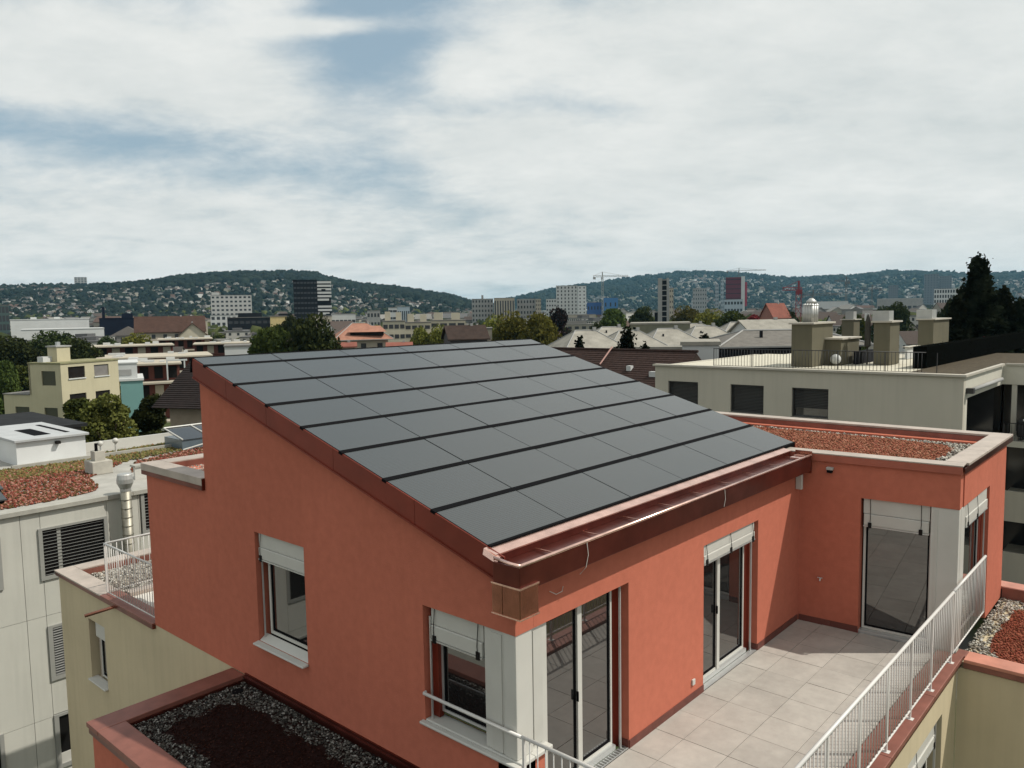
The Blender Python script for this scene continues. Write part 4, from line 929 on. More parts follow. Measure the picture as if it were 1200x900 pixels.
# big dark conifer on the right
p = at(1147, 301, 62); h = p.z-GZ
t = make_conifer('dark_conifer', 'tall ragged dark conifer rising above the grey roof terrace', h, 4.3, 60000, 0.15, 3, 0.30, levels=44); t.location = (p.x, p.y, GZ)
for (px, yt, dd, w_, lab, sd_) in ((1176, 338, 66, 3.6, 'broader dark conifer just right of the tall ragged one', 4), (1196, 352, 70, 3.8, 'dark conifer cut by the right edge of the picture', 5), (1122, 348, 60, 2.8, 'lower dark conifer growing against the left side of the tall one', 6)):
    p = at(px, yt, dd); h = p.z-GZ; t = make_conifer('dark_conifer', lab, h, w_, 34000, 0.16, sd_, 0.3, levels=34); t.location = (p.x, p.y, GZ)
for (px, yt, dd, w_, lab, sd_) in ((679, 396, 70, 1.15, 'small dark conifer before the first pale hipped roof', 14), (735, 385, 70, 2.2, 'bushy dark pine before the row of pale hipped roofs', 15), (826, 391, 78, 1.5, 'small dark pine before the white walled end of the pale roofs', 16), (756, 404, 70, 1.6, 'low dark pine beside the bushy one before the pale roofs', 17)):
    p = at(px, yt, dd); h = p.z-GZ; t = make_conifer('dark_conifer', lab, h, w_*1.9, 12000, 0.14, sd_, 0.35, levels=30); t.location = (p.x, p.y, GZ)
TR = [ # px, ytop, dist, width px, kind, label
 (18,398,150,56,'d','dark tree at the left edge behind the cream house'),
 (62,392,170,60,'d','dark round tree above the cream house roof'),
 (96,400,150,40,'d','dark tree left of the cream house chimney'),
 (8,425,110,34,'g','green tree at the left edge lower down, beside the cream house'),
 (158,392,230,40,'y','pale green tree left of the brown gabled roof'),
 (128,396,210,30,'d','dark tree between the white hall and the brown gabled roof'),
 (318,384,118,56,'g','green tree behind the solar roof ridge, left of the darker one'),
 (366,375,118,58,'d','large dark tree behind the solar roof ridge'),
 (338,372,240,26,'d','narrow dark tree rising behind the yellow stair tower'),
 (560,385,210,30,'g','green tree left of the yellow-green willow crowns'),
 (601,368,165,48,'y','yellow-green tree, left of the two willow-like crowns'),
 (633,371,160,50,'y','yellow-green tree, right of the two willow-like crowns'),
 (578,372,190,36,'y','olive tree peeping out left of the yellow-green crowns'),
 (653,363,230,30,'p','dark purple beech between the yellow-green trees and the white tower'),
 (720,363,260,42,'g','round green tree in front of the blue buildings'),
 (752,362,300,30,'d','dark tree left of the slender church tower'),
 (700,380,220,24,'d','dark tree below the white tower'),
 (492,386,180,26,'y','yellow-green tree before the beige balcony block'),
 (514,383,180,30,'y','second yellow-green tree before the beige balcony block'),
 (806,360,330,34,'y','olive tree right of the slender church tower'),
 (830,364,260,40,'y','yellow-green tree behind the pale roofs'),
 (858,366,230,44,'g','green tree behind the pale roofs, left of the red blossom tree'),
 (905,368,300,30,'d','dark tree beside the red-roofed gable house'),
 (1052,357,240,30,'d','dark round tree left of the white grid building'),
 (1036,362,260,26,'d','dark tree left of the round one before the stadium roof'),
 (1000,368,200,30,'g','green tree behind the grey terrace chimneys'),
 (1115,352,160,30,'d','dark tree at the foot of the white grid building'),
 (925,366,260,24,'d','dark tree left of the red crane mast'),
 (478,380,260,24,'d','dark tree right of the orange-tiled hip roof'),
 (540,392,160,24,'g','green tree beside the dark gabled house behind the ridge'),
]
for px, yt, dd, wp, k, lab in TR:
    pr = {'g': tr_g, 'y': tr_y, 'd': tr_d, 'p': tr_p}[k]; tree_px(random.choice(pr), px, yt, dd, wp, lab)
p = at(886, 368, 250); t = make_tree('blossom_tree', 'small red-leaved tree left of the red-roofed gable house', leaf_mat('leaf_red', (0.12,0.02,0.02), (0.25,0.05,0.05)), 10, 4, 1800, 0.26, 12, 51); t.location = (p.x, p.y, GZ); k = (p.z-GZ)/10; t.scale = (k*.9, k*.9, k)

# ================================================================== MID-DISTANCE BUILDINGS
def facade_frame(pxl, pxr, dist, base=None, rz=0.0):
    """local frame of a far block: x along the facade, y away from the camera"""
    a = at(pxl, 360, dist); b_ = at(pxr, 360, dist); c = (a+b_)/2; d = (c-CAM); ang = atan2(d.y, d.x)-pi/2+rz
    g_ = float(terrain(c.x, c.y)) if base is None else base
    return Vector((c.x, c.y, g_)), ang, (b_-a).length
def topz(pxc, ytop, dist): return at(pxc, ytop, dist).z
WINM = mat('far_window', (0.035, 0.038, 0.042), 0.25, var=0.2)
ROOFG = mat('grey_roof', (0.16, 0.155, 0.145), 0.9, var=0.2, vscale=0.3)
def block(name, label, cat, pxl, pxr, ytop, dist, depth, mt, nx=6, nz=4, wfrac=(0.6, 0.5), rz=0.0, roofmt=None, win=True, winmt=None, side=True, bands=False, zb=None, wz0=None, group=None, parapet=0.3, winkind=None, extra=None):
    loc, ang, w = facade_frame(pxl, pxr, dist, rz=rz); zt = topz((pxl+pxr)/2, ytop, dist)-loc.z
    t = thing(name, label, cat, loc, ang, group)
    hw = w/2/cos(rz) if abs(rz) < 1 else w/2
    MB().box(-hw, hw, 0, depth, -1, zt).build('wall', mt, t, local=True)
    MB().box(-hw-.15, hw+.15, -.15, depth+.15, zt+0.002, zt+parapet).build('roof', roofmt or ROOFG, t, local=True)
    if extra:
        for (x0, x1, y0, y1, h_) in extra: MB().box(x0*hw, x1*hw, y0*depth, y1*depth, zt+parapet+0.002, zt+parapet+h_).build('roof_plant', mt, t, local=True)
    if win:
        z0 = wz0 if wz0 is not None else max(1.0, 0.0); hgt = zt-z0; pw = 2*hw/nx; ph = hgt/nz; ww, wh_ = pw*wfrac[0], ph*wfrac[1]
        src = None
        for i in range(nx):
            for j in range(nz):
                x = -hw+(i+.5)*pw; z = z0+(j+.5)*ph
                if src is None:
                    src = MB().box(-ww/2, ww/2, -0.05, 0.04, -wh_/2, wh_/2).build('window', winmt or WINM, t, local=True); src.location = (x, 0, z)
                else: share(src, (x, 0, z), t)
        if side:
            for sx in (-1, 1):
                nd = max(1, int(depth/pw)); pd = depth/nd
                for i in range(nd):
                    for j in range(nz): share(src, (sx*hw, (i+.5)*pd, z0+(j+.5)*ph), t, rot=(0, 0, sx*pi/2))
    return t
CREAM = mat('far_cream', (0.48, 0.44, 0.34), 0.9, var=0.08, vscale=0.3); FWHITE = mat('far_white', (0.50, 0.51, 0.50), 0.85, var=0.06, vscale=0.3)
FGREY = mat('far_grey', (0.30, 0.30, 0.29), 0.9, var=0.1, vscale=0.3); FBEIGE = mat('far_beige', (0.40, 0.36, 0.29), 0.9, var=0.08, vscale=0.3)
FDARK = mat('far_dark', (0.012, 0.013, 0.016), 0.8, var=0.2, vscale=0.3, spec=0.1); FNAVY = mat('far_navy', (0.008, 0.011, 0.022), 0.8, var=0.2, vscale=0.2, spec=0.1)
FBRICK = mat('far_brick', (0.12, 0.045, 0.035), 0.9, var=0.15, vscale=0.5); FBLUE = mat('far_blue', (0.03, 0.10, 0.28), 0.6, var=0.1, vscale=0.2)
FTEAL = mat('teal_render', (0.16, 0.30, 0.29), 0.9, var=0.06, vscale=0.5)
BROWNR = mat('brown_tiles', (0.060, 0.034, 0.026), 0.85, var=0.25, vscale=1.0); ORANGER = mat('orange_tiles', (0.30, 0.15, 0.105), 0.85, var=0.2, vscale=1.0)
REDR = mat('red_tiles', (0.20, 0.075, 0.055), 0.85, var=0.2, vscale=0.6); PALER = mat('pale_fibre_roof', (0.27, 0.255, 0.22), 0.9, var=0.2, vscale=0.6, stain=0.1)
DARKR = mat('dark_brown_tiles', (0.040, 0.027, 0.022), 0.85, var=0.25, vscale=1.0)

# --- towers and landmarks
t = block('office_tower', 'black glass tower with white banded right flank below the wooded hill', 'tower', 345, 372, 328.5, 480, 22, FDARK, 7, 12, (0.8, 0.35), rz=0.0, winmt=mat('tower_glass', (0.035,0.038,0.045), 0.5, spec=.3), roofmt=FDARK, side=False)
loc, ang, w = facade_frame(345, 372, 480); zt = topz(360, 328.5, 480)-loc.z
for k in range(15):
    if k in (6,): continue
    z = zt-1.0-k*(zt-6)/15
    MB().box(w/2+0.1, w/2+8.4-(1.5 if k in (5, 9) else 0), 0.5, 20, z-0.9, z+0.35).build('white_band', FWHITE, t, local=True)
MB().box(w/2+0.002, w/2+8.0, 1.0, 19.8, -1, zt-0.3).build('flank_core', FDARK, t, local=True)
for (x0, x1, z) in ((2.5, 5.0, 0.82), (3.0, 6.5, 0.35), (1.0, 4.2, 0.30), (4.8, 8, 0.42)): MB().box(w/2+x0, w/2+x1, 0.44, 0.7, zt*z, zt*z+1.4).build('dark_window', FDARK, t, local=True)
block('slab_block', 'long grey-white apartment slab of many small windows on the left hillside foot', 'apartment block', 249, 294, 346, 750, 14, FWHITE if False else mat('far_greywhite', (0.42,0.42,0.40), 0.9), 9, 9, (0.55, 0.45), extra=[(-.95, -.6, .2, .8, 2.5)])
block('slab_block', 'low white block with dark window bays in front of the long grey-white slab', 'apartment block', 247, 276, 369.5, 560, 14, FWHITE, 5, 4, (0.6, 0.5))
block('hill_tower', 'lone pale high-rise standing on the left hill crest', 'tower', 90, 103, 325.0, 2450, 20, FGREY, 4, 8, (0.5, 0.5))
block('dark_hall', 'wide black low office block left of the black tower', 'office block', 268, 345, 372, 420, 30, FDARK, 12, 3, (0.7, 0.3), extra=[(-.7, .0, .2, .7, 2.2), (.5, .9, .1, .6, 1.6)])
block('stair_tower', 'small yellow windowless stair tower with diagonal stair marks before the dark trees', 'tower', 316.5, 335, 371, 250, 6, mat('far_yellow', (0.55,0.44,0.22), 0.9), win=False)
t = block('industrial_hall', 'white flat industrial hall with sloping roof sides at the far left', 'hall', 18, 98, 374.5, 330, 30, FWHITE, 1, 1, win=False, roofmt=FWHITE, extra=[(-.5, -.35, .1, .2, .8), (.1, .25, .2, .4, .8)])
block('industrial_hall', 'lower white hall wing with ribbon roof edge in front of the large white hall', 'hall', 30, 115, 386, 300, 20, FWHITE, 8, 1, (0.2, 0.12), roofmt=FWHITE)
block('navy_hall', 'dark navy blue windowless hall in the middle distance on the left', 'hall', 119, 178, 373, 360, 40, FNAVY, win=False, roofmt=FNAVY, extra=[(-.9, -.8, .1, .2, 5), (-.2, .2, .1, .5, 2.0)])
block('glass_block', 'small dark green glazed block cut by the left edge of the picture', 'office block', -14, 8, 358, 420, 20, mat('far_green_glass', (0.04,0.07,0.065), 0.4), 6, 5, (0.8, 0.7))
block('white_tower', 'tall white apartment tower with columns of dark windows near the centre', 'tower', 652, 677, 335, 700, 20, FWHITE, 6, 12, (0.35, 0.55), rz=0.0)
block('white_tower', 'brighter white flank wing of the tall apartment tower near the centre', 'tower', 677.5, 687, 335.3, 699, 18, mat('far_bright', (0.62,0.63,0.62), 0.85), 2, 12, (0.3, 0.4))
block('podium_block', 'low pale podium with columns at the foot of the white apartment tower', 'building', 662, 698, 369, 560, 20, FBEIGE, 6, 1, (0.6, 0.5))
block('white_annex_tower', 'shorter white block left of the tall white apartment tower', 'apartment block', 640, 652, 350.5, 690, 18, FWHITE, 4, 7, (0.5, 0.4))
block('dark_topped_block', 'dark cladding block peeping over the shorter white block', 'office block', 652, 661, 343, 730, 12, FDARK, 3, 3, (0.5, 0.5))
block('concrete_slab', 'grey-beige concrete slab at the hill gap, left of its neighbour', 'apartment block', 553, 578, 350.5, 640, 16, FGREY, 7, 7, (0.5, 0.5), extra=[(-.1, .1, .3, .6, 3.0)])
block('concrete_slab', 'pale striped slab standing between the two grey concrete slabs', 'apartment block', 579, 603, 349.5, 620, 16, FBEIGE, 8, 1, (0.5, 0.85))
block('concrete_slab', 'grey slab with a pale right end, nearest the white tower', 'apartment block', 606, 627, 350.5, 640, 16, FGREY, 6, 6, (0.5, 0.5))
block('concrete_slab', 'narrow pale end block joined to the right of the grey slab', 'apartment block', 627.5, 634, 350.5, 636, 16, FBEIGE, 3, 8, (0.4, 0.5))
block('blue_hall', 'deep blue clad building right of the white tower, the lower one', 'hall', 688, 706, 354.5, 900, 20, FBLUE, 5, 2, (0.4, 0.3))
block('blue_hall', 'brighter blue building with taller top, right of the lower blue one', 'hall', 707, 724, 349, 880, 20, mat('far_blue_bright', (0.045,0.16,0.36), 0.6), 3, 2, (0.3, 0.3))
# slender church tower: dark core between two pale slabs
loc, ang, w = facade_frame(771, 784, 350); zt = topz(777, 326, 350)-loc.z
t = thing('church_tower', 'slender concrete bell tower of two slabs with dark louvred core', 'tower', loc, ang)
MB().box(-w/2, -w*0.12, 0, 4, -1, zt).build('left_slab', FGREY, t, local=True); MB().box(w*0.28, w/2, 0, 4, -1, zt).build('right_slab', FGREY, t, local=True)
MB().box(-w*0.119, w*0.279, 0.6, 3.6, -1, zt-0.4).build('dark_core', FDARK, t, local=True)
for k in range(8): MB().box(-w*0.118, w*0.278, 0.3, 3.7, zt-1-k*2.3, zt-0.6-k*2.3).build('core_louvre', FGREY, t, local=True)
MB().box(-w*0.8, -w/2-.002, 1, 4, -1, zt*0.5).build('shaft_flank', FDARK, t, local=True)
block('slab_block', 'pale narrow block right behind the slender bell tower', 'apartment block', 784.5, 789, 338, 560, 10, FBEIGE, 2, 8, (0.4, 0.4))
t = block('red_tower', 'unfinished dark red clad high-rise with white corner shaft and red flank', 'tower', 850.5, 868, 325, 1250, 24, mat('far_red', (0.12,0.02,0.032), 0.8), 1, 6, (0.98, 0.12), side=False, winmt=FDARK, wz0=22, roofmt=FGREY)
loc, ang, w = facade_frame(850.5, 868, 1250); zt = topz(859, 325, 1250)-loc.z
MB().box(w/2+.01, w/2+5.5, 0, 20, -1, zt+1).build('white_shaft', FWHITE, t, local=True); MB().box(w/2+5.51, w/2+9, 1, 20, 20, zt-8).build('red_flank', mat('far_red_bright', (0.30,0.035,0.06), 0.8), t, local=True)
block('white_block', 'white and blue glazed block below the red high-rise', 'office block', 849, 870, 351, 1000, 20, mat('far_bluegrey', (0.32,0.38,0.42), 0.6), 6, 3, (0.7, 0.4))
for (a, b_, yt, dd, lab) in ((1083, 1098, 321.5, 2300, 'tallest dark grey twin high-rise on the right, left of its shorter twin'), (1100.5, 1113.5, 323.5, 2350, 'shorter grey twin high-rise on the right'), (1041, 1051.5, 334.5, 2100, 'short dark grey tower left of the twin high-rises')):
    block('grey_tower', lab, 'tower', a, b_, yt, dd, 24, mat('far_tower_grey', (0.11,0.115,0.125), 0.6), 5, 14, (0.3, 0.4))
block('grid_block', 'white grid facade office block beside the dark conifer', 'office block', 1096, 1126, 338.5, 900, 20, FWHITE, 11, 6, (0.62, 0.62))
block('slab_block', 'grey-blue slab right of the bell tower in the haze', 'apartment block', 812, 828, 338, 1500, 16, FGREY, 6, 7, (0.4, 0.4))
block('slab_block', 'pale ribbed tower pair left of the red high-rise', 'tower', 838, 842, 333, 1300, 12, mat('far_bluegrey', (0.32,0.38,0.42), 0.6), 2, 9, (0.4, 0.5))
block('slab_block', 'thin pale tower just left of the red high-rise', 'tower', 844.5, 848, 328, 1350, 12, MATS['far_bluegrey'], 2, 9, (0.4, 0.5))
block('white_blue_block', 'bright white and pale blue commercial block right of the black tower', 'office block', 455, 465, 360.5, 560, 20, FWHITE, 2, 4, (0.9, 0.3))
block('white_blue_block', 'pale blue block with one white column, right of the bright commercial block', 'office block', 465.5, 480, 359.5, 565, 20, MATS['far_bluegrey'], 6, 1, (0.5, 0.7))
block('grey_block', 'blue grey block beside the bright commercial block, left of it', 'office block', 430, 445, 364, 520, 20, FGREY, 4, 3, (0.6, 0.4))
block('flat_hall', 'long pale flat hall at the foot of the black tower', 'hall', 388, 416, 368, 400, 20, FWHITE, 6, 2, (0.8, 0.25))
block('flat_hall', 'pale beige low hall left of the long pale hall', 'hall', 363, 388, 370.5, 380, 20, FBEIGE, 5, 1, (0.5, 0.2))
block('stadium_hall', 'long hall with pale domed roof segments in the right distance', 'hall', 1030, 1078, 350, 900, 40, FGREY, 9, 1, (0.7, 0.3), roofmt=FWHITE)
block('warehouse', 'long white low warehouse roof behind the crane mast', 'hall', 952, 992, 353.5, 800, 30, FWHITE, 10, 1, (0.8, 0.3), roofmt=FWHITE)

# --- cranes
CR_Y = mat('crane_grey', (0.10, 0.10, 0.10), 0.6); CR_R = mat('crane_red', (0.20, 0.02, 0.03), 0.6)
def crane(label, px, ytop, dist, jib_l, jib_r, mt, mw=1.6, ybase=None):
    p = at(px, ytop, dist); g_ = float(terrain(p.x, p.y)); d = (p-CAM); ang = atan2(d.y, d.x)-pi/2
    t = thing('tower_crane', label, 'crane', (p.x, p.y, g_), ang, 'tower cranes over the city'); H = p.z-g_
    mb = MB()
    for sx in (-1, 1):
        for sy in (-1, 1): mb.box(sx*mw/2-.18, sx*mw/2+.18, sy*mw/2-.18, sy*mw/2+.18, 0, H-1)
    k = 0; z = 0
    while z < H-mw*2:
        mb.tube([(-mw/2, -mw/2, z), (mw/2, -mw/2, z+mw*1.6)], .12, 4); mb.tube([(mw/2, mw/2, z), (-mw/2, mw/2, z+mw*1.6)], .12, 4); z += mw*1.6
    mb.build('mast', mt, t, local=True)
    a, b_ = jib_l/F_PX*dist, jib_r/F_PX*dist
    mb = MB().box(a, b_, -.35, .35, H-1.0, H-0.6).tube([(a, 0, H+.7), (b_, 0, H+.3)], .18, 4)
    n = max(4, int((b_-a)/4))
    for i in range(n): mb.tube([(a+(b_-a)*i/n, 0, H-.8), (a+(b_-a)*(i+.5)/n, 0, H+.6), (a+(b_-a)*(i+1)/n, 0, H-.8)], .12, 4)
    mb.build('jib', mt, t, local=True)
    MB().tube([(a, 0, H), (0, 0, H+4), (b_*.8, 0, H)], .12, 4).box(-.5, .5, -.5, .5, H-1, H+4).build('tower_head', mt, t, local=True)
    MB().box(a if abs(a) < abs(b_) else b_-2.5, a+2.5 if abs(a) < abs(b_) else b_, -.8, .8, H-3, H-1).build('counterweight', mt, t, local=True)
    MB().box(-1.4, 0.2, -1, 1, H-3.4, H-1.2).build('cab', mt, t, local=True)
crane('pale tower crane behind the white apartment tower, jib to the right', 706, 323.5, 760, -11, 30, mat('crane_pale', (0.35,0.35,0.33), 0.6))
crane('tower crane on top of the dark red high-rise', 866, 317, 1260, -14, 30, CR_Y, 2)
crane('dark red tower crane with thick mast in front of the city on the right', 936, 338, 420, -18, 4, CR_R, 2.6)
crane('long grey crane jib crossing right of the red crane mast', 953, 345, 700, -14, 30, CR_Y)
crane('grey tower crane with short jib to the left, right of the red crane', 992, 329, 800, -13, 4, CR_Y)
crane('small grey crane beyond the terrace chimneys', 1022, 338, 900, -12, 10, CR_Y)

# --- houses with pitched roofs
def gable_mesh(w, d, h, rh, ov=0.5):
    """walls with a gable roof, ridge along local x -> (wall MB, roof MB)"""
    wl = MB().box(-w/2, w/2, -d/2, d/2, -1, h); wl.add([(-w/2, -d/2, h), (-w/2, d/2, h), (-w/2, 0, h+rh), (w/2, -d/2, h), (w/2, d/2, h), (w/2, 0, h+rh)], [(0,2,1), (3,4,5)])
    t_ = 0.22; k = rh/(d/2); e = d/2+ov; rf = MB()
    for s in (-1, 1):
        vs = [(-w/2-ov, s*e, h-k*ov), (w/2+ov, s*e, h-k*ov), (w/2+ov, 0, h+rh), (-w/2-ov, 0, h+rh)]
        vs += [(x, y, z+t_) for x, y, z in vs]; rf.add(vs, [(0,1,2,3),(4,7,6,5),(0,4,5,1),(1,5,6,2),(2,6,7,3),(3,7,4,0)])
    return wl, rf
def hip_mesh(w, d, h, rh, ov=0.5, rl=None):
    rl = max(0.3, w-d) if rl is None else rl
    e = (w/2+ov, d/2+ov); rf = MB().add([(-e[0], -e[1], h), (e[0], -e[1], h), (e[0], e[1], h), (-e[0], e[1], h), (-rl/2, 0, h+rh), (rl/2, 0, h+rh)], [(0,1,5,4), (1,2,5), (2,3,4,5), (3,0,4), (0,3,2,1)])
    return MB().box(-w/2, w/2, -d/2, d/2, -1, h-0.01), rf
def house(name, label, px, yeave, dist, w, d, rh, rz, wm, rm, hip=False, nwin=3, rl=None, ov=0.5, group=None, chimney=True, floors=2, hh=None):
    p = at(px, yeave, dist); g_ = float(terrain(p.x, p.y)); dd = p-CAM; ang = atan2(dd.y, dd.x)-pi/2+rz; h = p.z-g_
    t = thing(name, label, 'house', (p.x, p.y, g_), ang, group)
    wl, rf = (hip_mesh(w, d, h, rh, ov, rl) if hip else gable_mesh(w, d, h, rh, ov)); wl.build('wall', wm, t, local=True); r_ = rf.build('roof', rm, t, local=True)
    if hip and rl:
        e_ = (w/2+ov, d/2+ov); hc = MB()
        for sx in (-1, 1):
            for sy in (-1, 1): hc.tube([(sx*e_[0], sy*e_[1], h+.03), (sx*rl/2, 0, h+rh+.03)], .09, 5)
        hc.tube([(-rl/2, 0, h+rh+.04), (rl/2, 0, h+rh+.04)], .10, 5); hc.build('ridge_caps', FGREY, r_, local=True)
        MB().box(-w/2-ov, w/2+ov, -d/2-ov-.1, -d/2-ov, h-.14, h+.0).build('gutter', FGREY, r_, local=True)
        MB().box(-w*.2, -w*.2+.25, -d*.28, -d*.28+.25, h+rh*.35, h+rh*.35+.9).build('vent_pipe', FDARK, r_, local=True)
    if chimney: MB().box(w*.15, w*.15+.5, -.25, .25, h+rh*.5, h+rh+.55).build('chimney', FGREY, r_, local=True)
    src = None
    for sgn, ln, dp in ((0, w, d), (1, d, w)):
        for i in range(nwin):
            for f in range(floors):
                z = h-1.5-f*2.8; x = -ln/2+(i+.5)*ln/nwin
                for s in (-1, 1):
                    loc_ = (x, s*dp/2, z) if sgn == 0 else (s*dp/2, x, z)
                    if src is None: src = MB().box(-.55, .55, -.05, .05, -.65, .65).build('window', WINM, t, local=True); src.location = loc_
                    else: share(src, loc_, t, rot=(0, 0, pi/2 if sgn else 0))
    return t
# brown tiled roof with courses, behind the solar roof
def coursed_roof(parent, E0, E1, R1, R0, n, mt, name='tile_course', step=0.035):
    """sloping face from eave line E0-E1 up to ridge R0-R1, laid in n overlapping courses"""
    E0, E1, R0, R1 = map(Vector, (E0, E1, R0, R1)); nn = (E1-E0).cross(R0-E0).normalized()
    if nn.z < 0: nn = -nn
    for k in range(n):
        a, b_ = k/n, (k+1)/n
        A = E0.lerp(R0, a)+nn*step; B_ = E1.lerp(R1, a)+nn*step; C = E1.lerp(R1, b_)+nn*0.002; D = E0.lerp(R0, b_)+nn*0.002
        A0 = E0.lerp(R0, a)-nn*.01; B0 = E1.lerp(R1, a)-nn*.01
        MB().add([A, B_, C, D, A0, B0], [(0,1,2,3), (4,5,1,0)]).build(name, mt, parent, recalc=False)
TILEB = mat('brown_pantiles', (0.040, 0.024, 0.020), 0.8, var=0.3, vscale=3.0, bump=0.6, bscale=14, bdist=0.05)
X_r = 48.0; R0 = hx(640, 409, X_r); R1 = hx(818, 411.5, X_r); zr_ = (R0.z+R1.z)/2
t = thing('brown_roofed_house', 'long house with brown tiled roof and skylights behind the solar roof', 'house', (X_r, (R0.y+R1.y)/2, GZ))
ya, yb = R1.y, R0.y+14
B(X_r-9, X_r+9, ya+0.5, yb-0.5, GZ, zr_-6.6).build('wall', FBEIGE, t)
MB().prism([(X_r-9.2, zr_-6.5), (X_r+9.2, zr_-6.5), (X_r, zr_-0.02)], 1, ya+0.2, yb-0.2).build('roof_core', DARKR, t)
coursed_roof(t, (X_r-10, ya, zr_-7.0), (X_r-10, yb, zr_-7.0), (X_r, yb, zr_), (X_r, ya, zr_), 46, TILEB, step=0.03)
MB().tube([(X_r, ya, zr_+.03), (X_r, yb, zr_+.03)], 0.12, 6).build('ridge_tiles', TILEB, t)
def on_face(px, py):
    # intersect with the slope plane
    n_ = Vector((-7.0/10.0, 0, 1)).normalized(); C = Vector((X_r, 0, zr_)); d = ray(px, py); return CAM+d*((C-CAM).dot(n_)/d.dot(n_))
for (px, py, wd) in ((738, 433, .2), (766, 440, .3)):
    q = on_face(px, py); B(q.x-.2, q.x+.2, q.y-wd, q.y+wd, q.z-.1, q.z+.3).build('skylight', FWHITE, t)
a_, b_ = on_face(703, 429), on_face(719, 410); MB().tube([a_+Vector((0, 0, .15)), b_+Vector((-.2, 0, .25))], 0.07, 6).build('snow_pipe', mat('pink_metal', (0.35,0.2,0.17), 0.5, 0.3), t)
# dark-tiled house left, next to the gable
X_d = 20.0
c0 = hy(189, 481, 42.0); c1 = hy(262, 490, 42.0)
t = thing('dark_tiled_house', 'dark brown hip roofed house partly hidden by the red gable', 'house', (20, 46, GZ))
e0 = at(186, 479, 46); e1 = at(262, 487, 44); top = at(215, 424, 54); rz_ = e0.z
e0 = at(177, 478, 46); e1 = at(262, 484, 44.6); rz_ = e0.z
dirv = (e1-e0); dirv.z = 0; dirv.normalize(); perp = Vector((-dirv.y, dirv.x, 0))
if perp.dot(e0-CAM) < 0: perp = -perp
E0 = Vector((e0.x, e0.y, rz_)); E1 = E0+dirv*14; T0 = at(226, 420, 51.5); T1 = T0+dirv*8
coursed_roof(t, E0, E1, T1, T0, 26, mat('dark_pantiles', (0.018,0.013,0.012), 0.85, var=0.3, vscale=3))
F0 = E0+perp*12
MB().add([E0, T0, F0], [(0, 1, 2)]).build('hip_face', DARKR, t, recalc=False)
MB().add([F0, T0, T1, E1+perp*12], [(0, 1, 2, 3)]).build('rear_face', DARKR, t, recalc=False)
W0 = E0+dirv*.7+perp*.7; W1 = E1+perp*.7
MB().add([(W0.x, W0.y, GZ), (W1.x, W1.y, GZ), (W1.x, W1.y, rz_-.1), (W0.x, W0.y, rz_-.1)], [(0,1,2,3)]).build('wall', mat('dim_beige', (0.30,0.25,0.19), 0.9), t, recalc=False)
W2 = W0+perp*10.6
MB().add([(W0.x, W0.y, GZ), (W2.x, W2.y, GZ), (W2.x, W2.y, rz_-.1), (W0.x, W0.y, rz_-.1)], [(0,1,2,3)]).build('wall', MATS['dim_beige'], t, recalc=False)
for s_ in (1.4,):
    q = W0+dirv*s_-perp*.06; MM = Matrix(((dirv.x, -perp.x, 0, q.x), (dirv.y, -perp.y, 0, q.y), (0, 0, 1, 0), (0, 0, 0, 1)))
    w_ = B(-.4, .4, 0, .06, rz_-2.3, rz_-1.0, MM).build('window', DARKIN, t); B(.42, .8, 0, .07, rz_-2.35, rz_-.95, MM).build('shutter', FWHITE, t); B(-.7, 1.0, -.0, .1, rz_-2.5, rz_-2.4, MM).build('ledge', FGREY, t)
MB().box(E1.x-2, E1.x+0, E1.y-1, E1.y+1, GZ, GZ+1) if False else None

